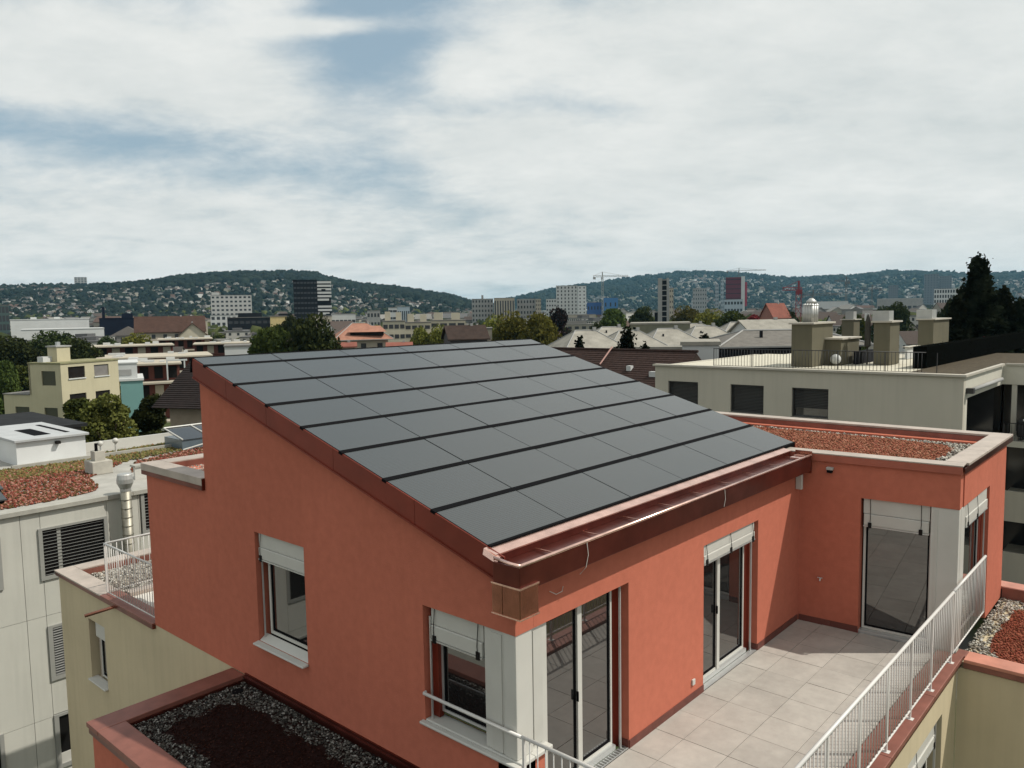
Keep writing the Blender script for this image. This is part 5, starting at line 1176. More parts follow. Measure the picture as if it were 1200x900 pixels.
# cream house on the left: two wings meeting at a corner
def cream_house():
    dist = 84; c = at(70.5, 427, dist); c2 = Vector((c.x, c.y, 0))
    az0 = atan2((c-CAM).y, (c-CAM).x)
    az_r = radians(41.5)-radians(20.7)                      # right face runs away to the right
    ur = Vector((cos(az_r), sin(az_r), 0)); ul = Vector((cos(az_r+pi/2), sin(az_r+pi/2), 0))
    t = thing('cream_house', 'pale cream flat-roofed house of three storeys left of the red gable', 'house', (c.x, c.y, GZ))
    M = Matrix(((ur.x, ul.x, 0, c.x), (ur.y, ul.y, 0, c.y), (0, 0, 1, 0), (0, 0, 0, 1)))   # u to the right face, v along the left face
    # lengths from pixels
    def along(dirv, px):      # distance along dirv from the corner to the sight line px
        d = ray(px, 420); A = np.array([[dirv.x, -d.x], [dirv.y, -d.y]]); s, _ = np.linalg.solve(A, np.array([CAM.x-c.x, CAM.y-c.y])); return s
    Lr = along(ur, 138); Ll = along(ul, 32); Ll2 = along(ul, 1)
    zt = c.z; m_ = mat('pale_cream_render', (0.46,0.42,0.29), 0.9, var=0.06, vscale=0.4, stain=0.06)
    mb = MB(M); walls(mb, 1, 0, .3, 0, Lr, GZ, zt, [(u0, u1, zt-1.35-2.95*k-1.45+1.2, zt-.35-2.95*k) for k in range(3) for (u0, u1) in ((Lr*.12, Lr*.40), (Lr*.56, Lr*.82))]); mb.build('wall', m_, t)
    mb = MB(M); walls(mb, 0, 0, .3, .301, Ll2, GZ, zt-3.4, [(v0, v1, zt-6.0-2.75*k, zt-4.7-2.75*k) for k in range(2) for (v0, v1) in ((Ll*.17, Ll*.58), (Ll*1.05, Ll*1.5))]); mb.build('wall', m_, t)
    mb = MB(M); walls(mb, 0, 0, .3, .301, Ll, zt-3.399, zt, [(Ll*.17, Ll*.60, zt-2.3, zt-.75)]); mb.build('wall', m_, t)
    B(.31, Lr-.31, .31, Ll-.3, GZ, zt-.3, M).build('inner_core', DARKIN, t); B(.0, Lr-.3, Ll-.29, Ll, zt-3.39, zt-.001, M).build('wall', m_, t)
    B(Lr-.299, Lr, .301, Ll, GZ, zt, M).build('wall', m_, t)
    B(.31, Lr, Ll+.01, Ll2, GZ, zt-3.5, M).build('rear_core', m_, t)
    B(-.08, Lr+.08, -.08, Ll+.02, zt+.001, zt+.16, M).build('roof', mat('mossy_roof', (0.22,0.21,0.12), 0.95, var=0.2), t)
    B(-.08, Lr, Ll+.04, Ll2+.1, zt-3.39, zt-3.28, M).build('roof', ROOFG, t)
    B(-.015, -.001, 0, Ll2, zt-6.6, zt-6.5, M).build('storey_line', MATS['far_beige'], t); B(0, Lr, -.015, -.001, zt-6.6, zt-6.5, M).build('storey_line', MATS['far_beige'], t)
    for k in range(3):
        for (u0, u1) in ((Lr*.12, Lr*.40), (Lr*.56, Lr*.82)):
            a, b2 = zt-1.60-2.95*k, zt-.35-2.95*k
            w_ = B(u0, u1, .12, .2, a, b2, M).build('window', DARKIN if not (k == 0 and u0 > Lr*.5) else mat('grey_shutter', (0.17,0.16,0.15), 0.7), t)
            B(u0-.05, u1+.05, -.1, .1, a-.12, a-.002, M).build('window_ledge', FWHITE, w_)
    for k in range(2):
        for (v0, v1) in ((Ll*.17, Ll*.58), (Ll*1.05, Ll*1.5)): B(.12, .2, v0, v1, zt-6.0-2.75*k, zt-4.7-2.75*k, M).build('window', mat('olive_glass', (0.05,0.05,0.03), 0.4), t)
    B(.12, .2, Ll*.17, Ll*.60, zt-2.3, zt-.75, M).build('window', MATS['olive_glass'], t)
    ch = B(Lr*.20, Lr*.42, 2.2, 3.6, zt+.16, zt+1.75, M).build('chimney', m_, t); B(Lr*.18, Lr*.44, 2.1, 3.7, zt+1.751, zt+1.9, M).build('chimney_cap', FGREY, ch)
    MB(M).cyl(Lr*.3, 2.9, zt+1.9, zt+2.3, .25, 8).build('cowl', ALU, ch)
    B(.4, 1.9, Ll*.62, Ll*.8, zt+.17, zt+.75, M).build('roof_vent', FWHITE, t)
cream_house()
# teal and white house
t = block('teal_house', 'narrow teal walled house with white upper storey beside the cream house', 'house', 137, 161, 447, 105, 10, FTEAL, win=False, roofmt=FWHITE)
loc, ang, w = facade_frame(137, 161, 105); zt = topz(149, 447, 105)-loc.z
MB().box(-w*.62, w*.28, .9, 9, zt+.302, zt+2.3).build('upper_storey', FWHITE, t, local=True); MB().box(-w*.55, w*.02, .82, .899, zt+.75, zt+1.5).build('window', FGREY, t, local=True)
MB().box(-w*.65, w*.34, .8, 9.1, zt+2.302, zt+2.45).build('roof', FWHITE, t, local=True)
# terraced flats with red walls and pale slab edges
def terrace_flats(label, pxl, pxr, ytop, dist, storeys, depth=12, nb=5):
    loc, ang, w = facade_frame(pxl, pxr, dist); zt = topz((pxl+pxr)/2, ytop, dist)-loc.z
    t = thing('terraced_flats', label, 'apartment block', loc, ang)
    z = zt
    for s in range(storeys):
        off = -s*1.6
        MB().box(-w/2-.3, w/2+.3, off-1.2, depth, z-.28, z).build('roof_slab' if s == 0 else 'balcony_slab', FBEIGE, t, local=True)
        MB().box(-w/2, w/2, off+.6, depth-.2, z-2.8, z-.282).build('wall', FBRICK, t, local=True)
        for i in range(nb):
            x = -w/2+(i+.5)*w/nb; k = random.choice((0, 0, 1))
            MB().box(x-w/nb*.30, x+w/nb*.30, off+.52, off+.598, z-2.5, z-.6).build('window', DARKIN if k == 0 else FBEIGE, t, local=True)
        z -= 2.9
    MB().box(-w/2, w/2, 0.7, depth-.3, -1, z).build('wall', FBRICK, t, local=True)
    for (x, y, s) in [(random.uniform(-.45, .45)*w, random.uniform(1, depth-1), random.uniform(.3, .8)) for _ in range(7)]:
        MB().box(x-s, x+s, y-.5, y+.5, zt+.002, zt+random.uniform(.25, .6)).build('roof_light', FWHITE, t, local=True)
    return t
terrace_flats('low flats with red walls and pale roof slab above the cream house roof', 100, 196, 405, 190, 1, nb=7)
terrace_flats('stepped red walled flats with pale balcony slabs left of the dark-tiled roof', 142, 204, 426, 125, 4, nb=4)
terrace_flats('wide pale roofed flats behind the stepped ones', 118, 240, 418, 150, 2, 16, nb=9)
terrace_flats('red walled flats under a pale slab roof above the top corner of the solar roof', 228, 298, 402, 200, 1, nb=6)
terrace_flats('brown flats with a pale roof line below the brown gabled house', 186, 244, 397, 215, 2, nb=6)
t = thing('roof_pergola', 'white square pergola frame on the stepped flats', 'pergola', at(207, 445, 118)); d = (t.location-CAM); t.rotation_euler = (0, 0, atan2(d.y, d.x)-pi/2)
for (x0, x1, z0, z1) in ((-1.3, -1.1, 0, 2.8), (1.1, 1.3, 1, 2.8), (-1.3, 1.6, 2.81, 3.05)): MB().box(x0, x1, 0, .2, z0, z1).build('beam', FWHITE, t, local=True)
# row of small dark windows parapet
block('low_block', 'low pale block with a row of square black openings at the solar roof corner', 'apartment block', 262, 301, 406.5, 150, 8, FWHITE, 6, 1, (0.75, 0.6), wz0=None)
# brown roof and cream gable
house('gabled_house', 'big brown roofed house seen along its eaves on the left', 200, 388, 255, 20, 12, 4.6, 0.0, FBEIGE, BROWNR, nwin=6, floors=1)
house('gabled_house', 'cream gable front with dark balcony window beside the brown roof', 226, 393, 250, 12, 8.5, 3.8, pi/2, CREAM, BROWNR, nwin=2, floors=1)
block('flat_hall', 'long beige hall behind the brown roofed house', 'hall', 178, 240, 376, 320, 20, FBEIGE, 10, 1, (0.9, 0.12))
# orange hip roof
house('hip_roofed_house', 'orange tiled villa with broad hipped roof and dormer band behind the solar roof', 422, 397, 172, 10.5, 9, 3.4, 0.15, FBEIGE, ORANGER, hip=True, rl=3.2, ov=1.1, nwin=3)
p = at(424, 391, 168); t2 = thing('dormer', 'long dark dormer band on the orange hipped roof', 'dormer', (p.x, p.y, p.z), atan2((p-CAM).y, (p-CAM).x)-pi/2)
MB().box(-2.4, 4.6, -.4, 2.2, -.35, .35).build('dormer_wall', DARKIN, t2, local=True)
MB().add([(-3.0, -.9, .35), (5.2, -.9, .35), (4.0, 2.6, 1.6), (-2.0, 2.6, 1.6)], [(0,1,2,3)]).build('dormer_roof', ORANGER, t2, local=True)
house('red_roofed_house', 'low red tiled roof left of the orange villa just above the solar roof', 404, 406, 150, 3.6, 4, .6, 0, FBEIGE, REDR, nwin=2)
house('red_roofed_house', 'low red tiled roof right of the orange villa just above the solar roof', 468, 406, 165, 4.6, 5, .7, 0, FBEIGE, REDR, nwin=3)
house('dark_gabled_house', 'dark gabled house with white balcony just above the ridge of the solar roof', 545, 396, 150, 7, 7, 2.2, 0.2, mat('far_darkgrey', (0.08,0.075,0.075), 0.9), DARKR, nwin=2, floors=1)
block('balcony_house', 'low house with white balcony band right of the dark gable', 'house', 552, 576, 386, 165, 8, FBEIGE, 4, 1, (0.6, 0.12))
for (a, b_, yt, dd, lab) in ((448, 474, 377, 210, 'beige balcony block left of the long one, with grey stair core'), (474, 504, 378.5, 230, 'beige balcony block in the middle of the row'), (504, 545, 376, 250, 'long beige balcony block at the right end of the row')):
    block('balcony_block', lab, 'apartment block', a, b_, yt, dd, 12, CREAM, 4, 5, (0.78, 0.42), extra=[(-.8, -.3, .2, .8, 2.4), (.2, .7, .2, .8, 2.2)])
# pale hipped roofs on the right
for (px, ye, dd, w, d_, rh, rz_, lab) in ((686, 407, 128, 8.6, 9, 2.7, .35, 'first pale hipped roof beside the solar roof'), (737, 406, 132, 8.6, 9, 2.6, .35, 'second pale hipped roof, behind the bushy pine'), (782, 403, 136, 8.6, 9, 2.6, .35, 'third pale hipped roof, with pale posts below its eaves'), (826, 399, 142, 8.6, 9, 2.6, .35, 'fourth pale hipped roof with white wall and windows'), (866, 393, 152, 8.6, 9, 2.5, .35, 'fifth pale hipped roof at the right end of the row'), (716, 397, 150, 9, 8, 2.2, .35, 'pale roof behind the gap of the first and second roofs'), (766, 394, 156, 9, 8, 2.2, .35, 'pale roof behind the gap of the second and third roofs'), (812, 391, 162, 9, 8, 2.0, .35, 'pale roof behind the gap of the third and fourth roofs')):
    house('pale_roofed_house', lab, px, ye, dd, w, d_, rh, rz_, FWHITE, PALER, hip=True, rl=w*.4, ov=.8, nwin=3, floors=2)
block('garden_wall', 'pale low garden terrace edge before the row of pale roofs', 'wall', 745, 838, 409.5, 90, 3, FBEIGE, win=False, roofmt=PALER)
block('low_flat_house', 'low dark-walled house with a shallow grey roof below the bell tower', 'house', 739, 808, 380, 150, 12, mat('far_olive', (0.15,0.15,0.11), 0.9), 8, 1, (0.6, 0.15), roofmt=PALER)
house('grey_roofed_house', 'shallow grey hip roof just behind the grey terrace railing', 912, 402.5, 78, 12.5, 9, 1.3, .3, FDARK, mat('grey_slate', (0.15,0.14,0.125), 0.9, var=.2), hip=True, rl=7, ov=.8, nwin=3)
house('red_gabled_house', 'house with steep red roof left of the red crane', 908, 371, 260, 6.5, 6.5, 4.2, 0.7, mat('far_rose', (0.30,0.15,0.12), 0.9), REDR, nwin=2)
house('grey_roofed_house', 'white gabled house left of the first terrace chimney', 898, 388, 130, 9, 7, 1.7, .5, FWHITE, PALER, nwin=2, floors=1)
block('low_flat_house', 'pale low roof seen between the brown roof and the grey roof terrace', 'house', 800, 842, 405, 62, 6, FWHITE, win=False, roofmt=PALER)

# ================================================================== GREY BUILDING WITH ROOF TERRACE (right)
GB = mat('greige_render', (0.45, 0.42, 0.35), 0.92, var=0.05, vscale=0.3, bump=0.2, bscale=60, stain=0.06)
GBC = mat('beige_coping', (0.40, 0.37, 0.31), 0.6, var=0.1)
gb = thing('greige_building', 'greige rendered building with dark windows and a roof terrace on the right', 'building', (40, 8, GZ))
GX = 32.0; gy0, gy1, gz = 2.18, 17.55, 2.90
w1 = [(hx(783,446,GX).y, hx(818,446,GX).y), (hx(856,450,GX).y, hx(895,450,GX).y), (hx(928,454,GX).y, hx(971,454,GX).y)]
wz = [(0.62, 2.09), (0.62, 2.08), (0.62, 2.07)]
hl = [(min(a), max(a), z0, z1) for a, (z0, z1) in zip(w1, wz)] + [(min(a), max(a), z0-3.1, z1-3.1) for a, (z0, z1) in zip(w1, wz)]
mb = MB(); walls(mb, 0, GX, GX+.35, gy0, gy1, GZ, gz, hl); mb.build('wall', GB, gb)
B(GX+.5, GX+12, gy0+2.8, gy1-.1, GZ, gz-.2).build('inner_core', DARKIN, gb)
B(GX+.36, GX+13, gy1-.35, gy1, GZ, gz).build('wall', GB, gb)
g_frame = mat('anthracite_frame', (0.03, 0.03, 0.03), 0.5)
for n_, (y0, y1, z0, z1) in enumerate(hl):
    MX = Matrix(((0, 1, 0, GX), (1, 0, 0, 0), (0, 0, 1, 0), (0, 0, 0, 1)))
    mb = MB(MX); mb.box(y0+.003, y0+.06, .10, .3, z0+.003, z1-.003); mb.box(y1-.06, y1-.003, .10, .3, z0+.003, z1-.003); mb.box(y0+.061, y1-.061, .10, .3, z0+.003, z0+.07); mb.box(y0+.061, y1-.061, .10, .3, z1-.07, z1-.003); w_ = mb.build('window', g_frame, gb)
    B(y0+.061, y1-.061, .25, .28, z0+.071, z1-.071, MX).build('pane', GLASS, w_)
    lo = z0+.07 if n_ != 2 else z0+.45
    if n_ != 2: pass
    k = 0; z = z1-.10; src = None
    while z > lo:
        if src is None:
            src = MB().add([(.14, y0+.08-y0, 0), (.14, y1-.08-y0, 0), (.19, y1-.08-y0, .05), (.19, y0+.08-y0, .05)], [(0,1,2,3)]).build('slat', mat('dark_slat', (0.035,0.035,0.033), 0.5), w_, local=True, recalc=False)
            rl = root_loc(w_); src.location = (GX-rl.x, y0-rl.y, z-rl.z)
        else: share(src, (GX-rl.x, y0-rl.y, z-rl.z), w_)
        z -= .075
    B(y0-.03, y1+.03, -.05, .09, z0-.06, z0-.001, MX).build('window_ledge', g_frame, gb)
# copings and roof
B(GX-.12, GX+.32, gy0-.12, gy1+.1, gz+.001, gz+.10).build('coping', GBC, gb)
B(GX+.321, 40.4, gy0-.12, gy0+.06, gz+.001, gz+.101).build('coping', GBC, gb)
B(GX+.36, 46, gy0+.31, gy1-.36, gz-.2, gz-.02).build('roof_deck', mat('terrace_slab', (0.50,0.47,0.38), 0.85, var=.08), gb)
cover('planting_strip', [(GX+.34, gy0+.32), (GX+1.1, gy0+.32), (GX+1.1, gy1-.4), (GX+.34, gy1-.4)], gz+.0, 160, .05, GREENERY, gb)
B(GX+.34, GX+1.1, gy0+.32, gy1-.4, gz-.019, gz-.0).build('strip_bed', BED_R, gb)
# gravel wedge right of the hedge
B(GX+1.11, 52.0, gy0+.07, gy0+2.6, gz-.019, gz+.02).build('gravel_strip', mat('brown_gravel', (0.065,0.052,0.034), .95, var=.35, vscale=5), gb)
# lit side face with loggia
sz = 1.92
B(GX+.351, 40.6, gy0, gy0+.35, sz, gz).build('side_fascia', mat('pale_greige', (0.50,0.48,0.41), .9, var=.04), gb)
B(GX+.351, GX+.75, gy0, gy0+.35, GZ, sz-.001).build('side_pier', MATS['pale_greige'], gb)
MXs = Matrix.Translation((0, gy0, 0))
for k in range(4):
    zf = -.75-k*3.1
    B(GX+.76, 40.6, gy0+.5, gy0+2.7, zf-.25, zf, None).build('floor_slab', MATS['pale_greige'], gb)
    B(GX+.80, 40.5, gy0+2.2, gy0+2.3, zf+.002, zf+2.65).build('glass_front', GLASS_FAR, gb)
    for xx in (34.8, 37.2, 38.6): B(xx, xx+.12, gy0+2.08, gy0+2.19, zf+.002, zf+2.65).build('door_frame', FGREY, gb)
# back wing at right
hxw = 40.6
B(hxw, 52, -22, gy0+.349, 1.92, gz+.0).build('wing_fascia', MATS['pale_greige'], gb)
B(hxw-.1, hxw+.1, -22, gy0-.13, gz+.003, gz+.10).build('coping', GBC, gb); B(hxw+.101, 52, -22, gy0+.06, gz+.001, gz+.03).build('gravel_roof', mat('brown_gravel', (0.065,0.052,0.034), .95, var=.35, vscale=5), gb)
B(hxw+2.2, 52, -22, gy0+.3, GZ, 1.919).build('wing_core', GLASS_FAR, gb)
for yy in (1.55, -0.2, -2.6, -5.5): B(hxw+.05, hxw+.25, yy, yy+.22, -.75, 1.918).build('column', MATS['pale_greige'], gb)
for k in range(4):
    zf = -.75-3.1*k
    B(hxw-1.8, hxw+2.2, -22, gy0-.2, zf-.28, zf).build('balcony_slab', MATS['pale_greige'], gb)
    if k: B(hxw-1.9, hxw-1.75, -22, gy0-.2, zf-.9, zf+.62-.0).build('balcony_parapet', GB, gb)
    for yy in (-.8, -3.2, -6): B(hxw+2.0, hxw+2.19, yy, yy+.12, zf+.002, zf+2.7).build('door_frame', FGREY, gb)
B(hxw-.05, hxw+2.19, gy0+.36, 16, GZ, gz-.03).build('return_wall', GLASS_FAR, gb)
B(46.1, 52, gy0+.31, 16, GZ, gz-.03).build('rear_core', GB, gb)
# awning
MB().tube([(GX+.5, gy0-.16, 2.28), (GX+7.4, gy0-.16, 2.28)], .09, 10).build('awning_tube', FGREY, gb, smooth=True)
B(GX+.4, GX+.7, gy0-.3, gy0-.001, 2.15, 2.38).build('awning_end', g_frame, gb)
# black railing on the roof edge
DKM = mat('anthracite_rail', (0.02, 0.02, 0.022), 0.5)
ya = hx(836, 415, GX+.9).y; yb = hx(1085, 420, GX+.9).y
railing('roof_railing', 'thin black baluster railing along the front of the greige roof terrace', (GX+.9, ya), (GX+.9, yb), gz+.08, gz+.98, spacing=.16, posts=(0.03, 2.2, 4.4, 6.6, 8.8, 11.0), rail_r=.02, bal_r=.012, mt=DKM, post_drop=.06)
# dark hedge
pA = hz(1086, 432, gz); pB = hz(1214, 404, gz)
t = thing('dark_hedge', 'black clipped screen hedge running back along the right side of the roof terrace', 'hedge', (pA.x, pA.y, gz))
dv = (pB-pA); Lh = 26; dv.normalize(); pv = Vector((-dv.y, dv.x, 0))
if pv.x < 0: pv = -pv
n = 5000; s = RNG.random(n)*Lh; a_ = RNG.random(n)*.7; hgt = RNG.random(n)*1.12*(.96+.06*np.sin(s*3.1)+.03*np.sin(s*9))
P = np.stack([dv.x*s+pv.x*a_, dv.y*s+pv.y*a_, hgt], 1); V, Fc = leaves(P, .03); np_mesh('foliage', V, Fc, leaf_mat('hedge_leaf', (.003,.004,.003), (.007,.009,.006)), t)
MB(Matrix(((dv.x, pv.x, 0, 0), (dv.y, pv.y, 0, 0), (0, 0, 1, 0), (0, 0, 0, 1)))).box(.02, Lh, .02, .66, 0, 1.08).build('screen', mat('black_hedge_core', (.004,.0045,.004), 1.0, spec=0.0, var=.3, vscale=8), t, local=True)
# chimneys and boxes on the terrace
CHD = mat('chimney_render', (0.125, 0.115, 0.08), 0.92, var=0.08, vscale=1.0, stain=.08)
def axis_box(name, label, cat, pxl, pxc, pxr, ytop, ybase, zb, mt, cap=None, capm=None, maxd=None):
    C = hz(pxc, ybase, zb); yl = hx(pxl, ybase, C.x).y; xr = hy(pxr, ybase, C.y).x; zt = hx(pxc, ytop, C.x).z
    if maxd: xr = min(xr, C.x+maxd)
    t = thing(name, label, cat, (C.x, C.y, zb)); B(C.x, xr, C.y, yl, zb, zt).build('shaft', mt, t)
    if cap: B(C.x-.12, xr+.12, C.y-.12, yl+.12, zt+.001, zt+.001+cap).build('cap', capm or GBC, t)
    return t, C, xr, yl, zt
t, C, xr, yl, zt = axis_box('terrace_chimney', 'broad chimney block with a cluster of steel cowls, leftmost on the roof terrace', 'chimney', 927, 951, 975, 380, 430, gz, CHD, .09)
for k, (u, v, h_) in enumerate(((.12, .12, 1.0), (.12, .37, 1.0), (.12, .62, 1.0), (.12, .86, 1.0), (.35, .12, 1.0), (.58, .12, 1.0), (.45, .5, 1.12))):
    x, y = C.x+(xr-C.x)*(.25+.45*u), C.y+(yl-C.y)*(.28+.5*v)
    MB().cyl(x, y, zt+.09, zt+h_, .10, 10).build('flue', MATS['dull_steel'], t, smooth=True); MB().cyl(x, y, zt+h_, zt+h_+.08, .12, 12, .06).build('flue_cap', MATS['dull_steel'], t)
MB().tube([(C.x+(xr-C.x)*.42, C.y+(yl-C.y)*.5, zt+1.1), (C.x+(xr-C.x)*.42, C.y+(yl-C.y)*.5, zt+1.22), (C.x+(xr-C.x)*.42, C.y+(yl-C.y)*.5, zt+1.38)], [.28, .26, .08], 14).build('dome_cowl', MATS['dull_steel'], t, smooth=True)
t, C, xr, yl, zt = axis_box('terrace_chimney', 'small chimney block with pale square hood behind the low planter block', 'chimney', 986, 1000, 1007, 375, 401, gz, CHD, .08)
B(C.x+.2, C.x+1.0, C.y+.1, C.y+.8, zt+.082, zt+.75).build('hood', FGREY, t)
t, C, xr, yl, zt = axis_box('terrace_chimney', 'tall chimney block in the middle of the roof terrace, silver hood on top', 'chimney', 1023, 1042, 1053, 378, 428, gz, CHD, .09)
B(C.x+.15, C.x+.9, C.y+.1, C.y+.95, zt+.092, zt+.62).build('hood', MATS['dull_steel'], t); MB().cyl(C.x+.4, C.y+1.3, zt+.09, zt+.5, .13, 8).build('flue', ALU, t)
t, C, xr, yl, zt = axis_box('terrace_chimney', 'rightmost chimney block with bright silver hood by the dark conifer', 'chimney', 1075, 1093, 1111, 375, 414, gz, CHD, .09)
B(C.x+.2, C.x+1.3, C.y+.15, C.y+1.1, zt+.092, zt+.68).build('hood', MATS['dull_steel'], t)
axis_box('planter_block', 'low wide block with pale slab top between the terrace chimneys', 'planter', 956, 985, 1006, 398, 428, gz, CHD, .08)
t, C, xr, yl, zt = axis_box('storage_box', 'small white cabinet standing before the rightmost chimney', 'cabinet', 1060, 1063, 1075, 407, 421, gz, FWHITE, .03)
axis_box('garden_sofa', 'dark covered lounge furniture before the middle chimney', 'sofa', 1000, 1004, 1024, 412, 427, gz, FDARK, None)
p = hz(979, 428, gz); t = thing('garden_lantern', 'white round garden stool near the front railing', 'stool', (p.x, p.y, gz)); ball('seat_ball', (p.x, p.y, gz+.32), .28, FWHITE, t, 8)
p = hz(1016, 427, gz); t = thing('closed_parasol', 'tall closed dark parasol left of the middle chimney', 'parasol', (p.x, p.y, gz)); MB().tube([(p.x, p.y, gz), (p.x, p.y, gz+.9), (p.x, p.y, gz+1.0), (p.x, p.y, gz+2.3), (p.x, p.y, gz+2.7)], [.04, .04, .17, .14, .03], 8).build('canopy', mat('parasol_cloth', (.05,.047,.04), .9), t)
p = at(1154, 397, 52); t = thing('open_parasol', 'red and white patterned parasol top showing above the dark hedge', 'parasol', (p.x, p.y, 2.9))
MB().tube([(p.x, p.y, 2.9), (p.x, p.y, p.z)], .04, 6).build('pole', ALU, t); MB().tube([(p.x, p.y, p.z-.35), (p.x, p.y, p.z+.02), (p.x, p.y, p.z+.15)], [.62, .45, .05], 10).build('canopy', mat('red_cloth', (.42,.06,.08), .9, var=.5, vscale=9), t)
# balcony things right
t = thing('covered_grill', 'black covered grill on the balcony of the greige building at the right edge', 'grill', (hxw-.9, .2, -.75))
B(hxw-1.3, hxw-.4, -.9, 1.3, -.6, .25).build('cover', mat('black_cloth', (.012,.012,.013), .7, var=.3), t, bevel=.1); B(hxw-1.5, hxw-.3, -2.6, 1.0, .26, .33).build('table_top', FWHITE, t)
for (x, y) in ((hxw-1.2, -.7), (hxw-1.2, 1.1), (hxw-.5, 1.1), (hxw-.5, -.7)): B(x, x+.06, y, y+.06, -.75, -.601).build('leg', DKM, t)
railing('balcony_railing', 'thin black railing of the right-hand balcony with the covered grill', (hxw-1.75, gy0-.3), (hxw-1.75, -9), -.70, .15, spacing=.15, posts=(.1, 2.5, 5), rail_r=.02, bal_r=.01, mt=DKM)

# ================================================================== THE CITY BEYOND
# shared small houses: 6 kinds, two sizes of flat blocks
WALLS_ = [mat('city_wall_a', (.40,.39,.36), .9), mat('city_wall_b', (.30,.28,.235), .9), mat('city_wall_c', (.52,.52,.50), .9), mat('city_wall_d', (.22,.21,.20), .9), mat('city_wall_e', (.33,.31,.29), .9)]
ROOFS_ = [mat('city_roof_a', (.07,.055,.048), .9), mat('city_roof_b', (.075,.068,.062), .9), mat('city_roof_c', (.09,.06,.05), .9), mat('city_roof_d', (.11,.11,.11), .9), mat('city_roof_e', (.20,.195,.18), .9)]
def small_house_mesh(kind, w, d, h, rh, wm, rm, nx, nz, seed):
    """one joined mesh with three material slots: wall, roof, window"""
    vs, fs, mi = [], [], []
    def add(mb, idx):
        n = len(vs); vs.extend(mb.v); fs.extend([tuple(i+n for i in f) for f in mb.f]); mi.extend([idx]*len(mb.f))
    if kind == 'gable': a, b_ = gable_mesh(w, d, h, rh, .4)
    elif kind == 'hip': a, b_ = hip_mesh(w, d, h, rh, .4)
    else: a = MB().box(-w/2, w/2, -d/2, d/2, -1, h); b_ = MB().box(-w/2-.2, w/2+.2, -d/2-.2, d/2+.2, h+.01, h+.4); b_.box(-w*.2, w*.1, -d*.2, d*.2, h+.41, h+1.8)
    add(a, 0); add(b_, 1); wn = MB()
    for i in range(nx):
        for j in range(nz):
            x = -w/2+(i+.5)*w/nx; z = 1.2+(j+.25)*(h-1.0)/nz; ww = w/nx*.28
            for s in (-1, 1): wn.box(x-ww, x+ww, s*d/2-.04, s*d/2+.04, z, z+1.3)
            if i < max(2, int(nx*d/w)): 
                y = -d/2+(i+.5)*d/max(2, int(nx*d/w))
                for s in (-1, 1): wn.box(s*w/2-.04, s*w/2+.04, y-.6, y+.6, z, z+1.3)
    add(wn, 2)
    me = bpy.data.meshes.new('city_house'); me.from_pydata(vs, [], fs); me.materials.append(wm); me.materials.append(rm); me.materials.append(WINM)
    me.polygons.foreach_set('material_index', mi)
    import bmesh
    bm = bmesh.new(); bm.from_mesh(me); bmesh.ops.recalc_face_normals(bm, faces=bm.faces); bm.to_mesh(me); bm.free(); return me
HM = []
for s_, (k, w, d, h, rh, a, b_, nx, nz) in enumerate([('gable', 12, 10, 7, 4, 0, 0, 4, 2), ('gable', 14, 10, 8, 4, 1, 1, 4, 3), ('hip', 12, 11, 8, 3.5, 2, 2, 4, 3), ('gable', 16, 11, 9, 4.5, 2, 0, 5, 3), ('flat', 18, 11, 9, 0, 2, 4, 6, 3), ('flat', 26, 12, 12, 0, 0, 3, 8, 4), ('gable', 11, 9, 6.5, 3.6, 4, 0, 3, 2), ('flat', 34, 12, 10, 0, 1, 4, 10, 3), ('hip', 15, 12, 10, 4, 3, 1, 5, 3), ('flat', 15, 12, 8, 0, 2, 3, 5, 2)]):
    HM.append((small_house_mesh(k, w, d, h, rh, WALLS_[a], ROOFS_[b_], nx, nz, s_), w, h+rh))
def az_to_xy(px, r):
    az, _ = az_el(px, 360); return CAM.x+r*cos(az), CAM.y+r*sin(az)
LAST = [None]
def place_house(x, y, mi, name, label, group, sc=1.0, rz=None):
    o = bpy.data.objects.new(name, HM[mi][0]); COL.objects.link(o); o.location = (x, y, float(terrain(x, y))+(0.2 if 'hillside' in name or 'far' in name else -.3)); o.scale = (sc, sc, sc)
    o.rotation_euler = (0, 0, random.random()*6.28 if rz is None else rz); props(o, label, 'house', group); LAST[0] = o; return o
LFLAT = ('city block among the trees of the plain between the red building and the hills', 'city houses filling the plain')
LANDMARKS = [(-60, 'white industrial hall'), (110, 'navy hall'), (180, 'brown gabled roof'), (245, 'grey-white slab'), (335, 'black tower'), (392, 'orange villa'), (450, 'bright commercial block'), (500, 'long balcony block'), (553, 'concrete slabs'), (640, 'white tower'), (688, 'blue buildings'), (735, 'slender bell tower'), (800, 'row of pale roofs'), (845, 'red high-rise'), (885, 'red gabled house'), (930, 'red crane'), (965, 'middle terrace chimney'), (1030, 'long domed hall'), (1085, 'twin high-rises'), (1115, 'dark conifer'), (1300, '')]
ORD = ['', 'second', 'third', 'fourth', 'fifth', 'sixth', 'seventh', 'eighth', 'ninth', 'tenth', 'eleventh', 'twelfth']
def sector_labels(items, tail):
    # items: (px, object, look); the label names the look, the landmark it stands by, and its order from the left there
    g_ = {}
    for px, o, look in items:
        lm = [n for a, n in LANDMARKS if a <= px][-1] or 'dark conifer'
        g_.setdefault((look, lm), []).append((px, o))
    for (look, lm), L_ in g_.items():
        L_.sort(key=lambda t_: t_[0])
        for k, (px, o) in enumerate(L_):
            if len(L_) == 1: o['label'] = f'{look} {tail} the {lm}'
            else: o['label'] = f'{"leftmost" if k == 0 else ORD[min(k, 11)]+" from left"} {look} {tail} the {lm}'
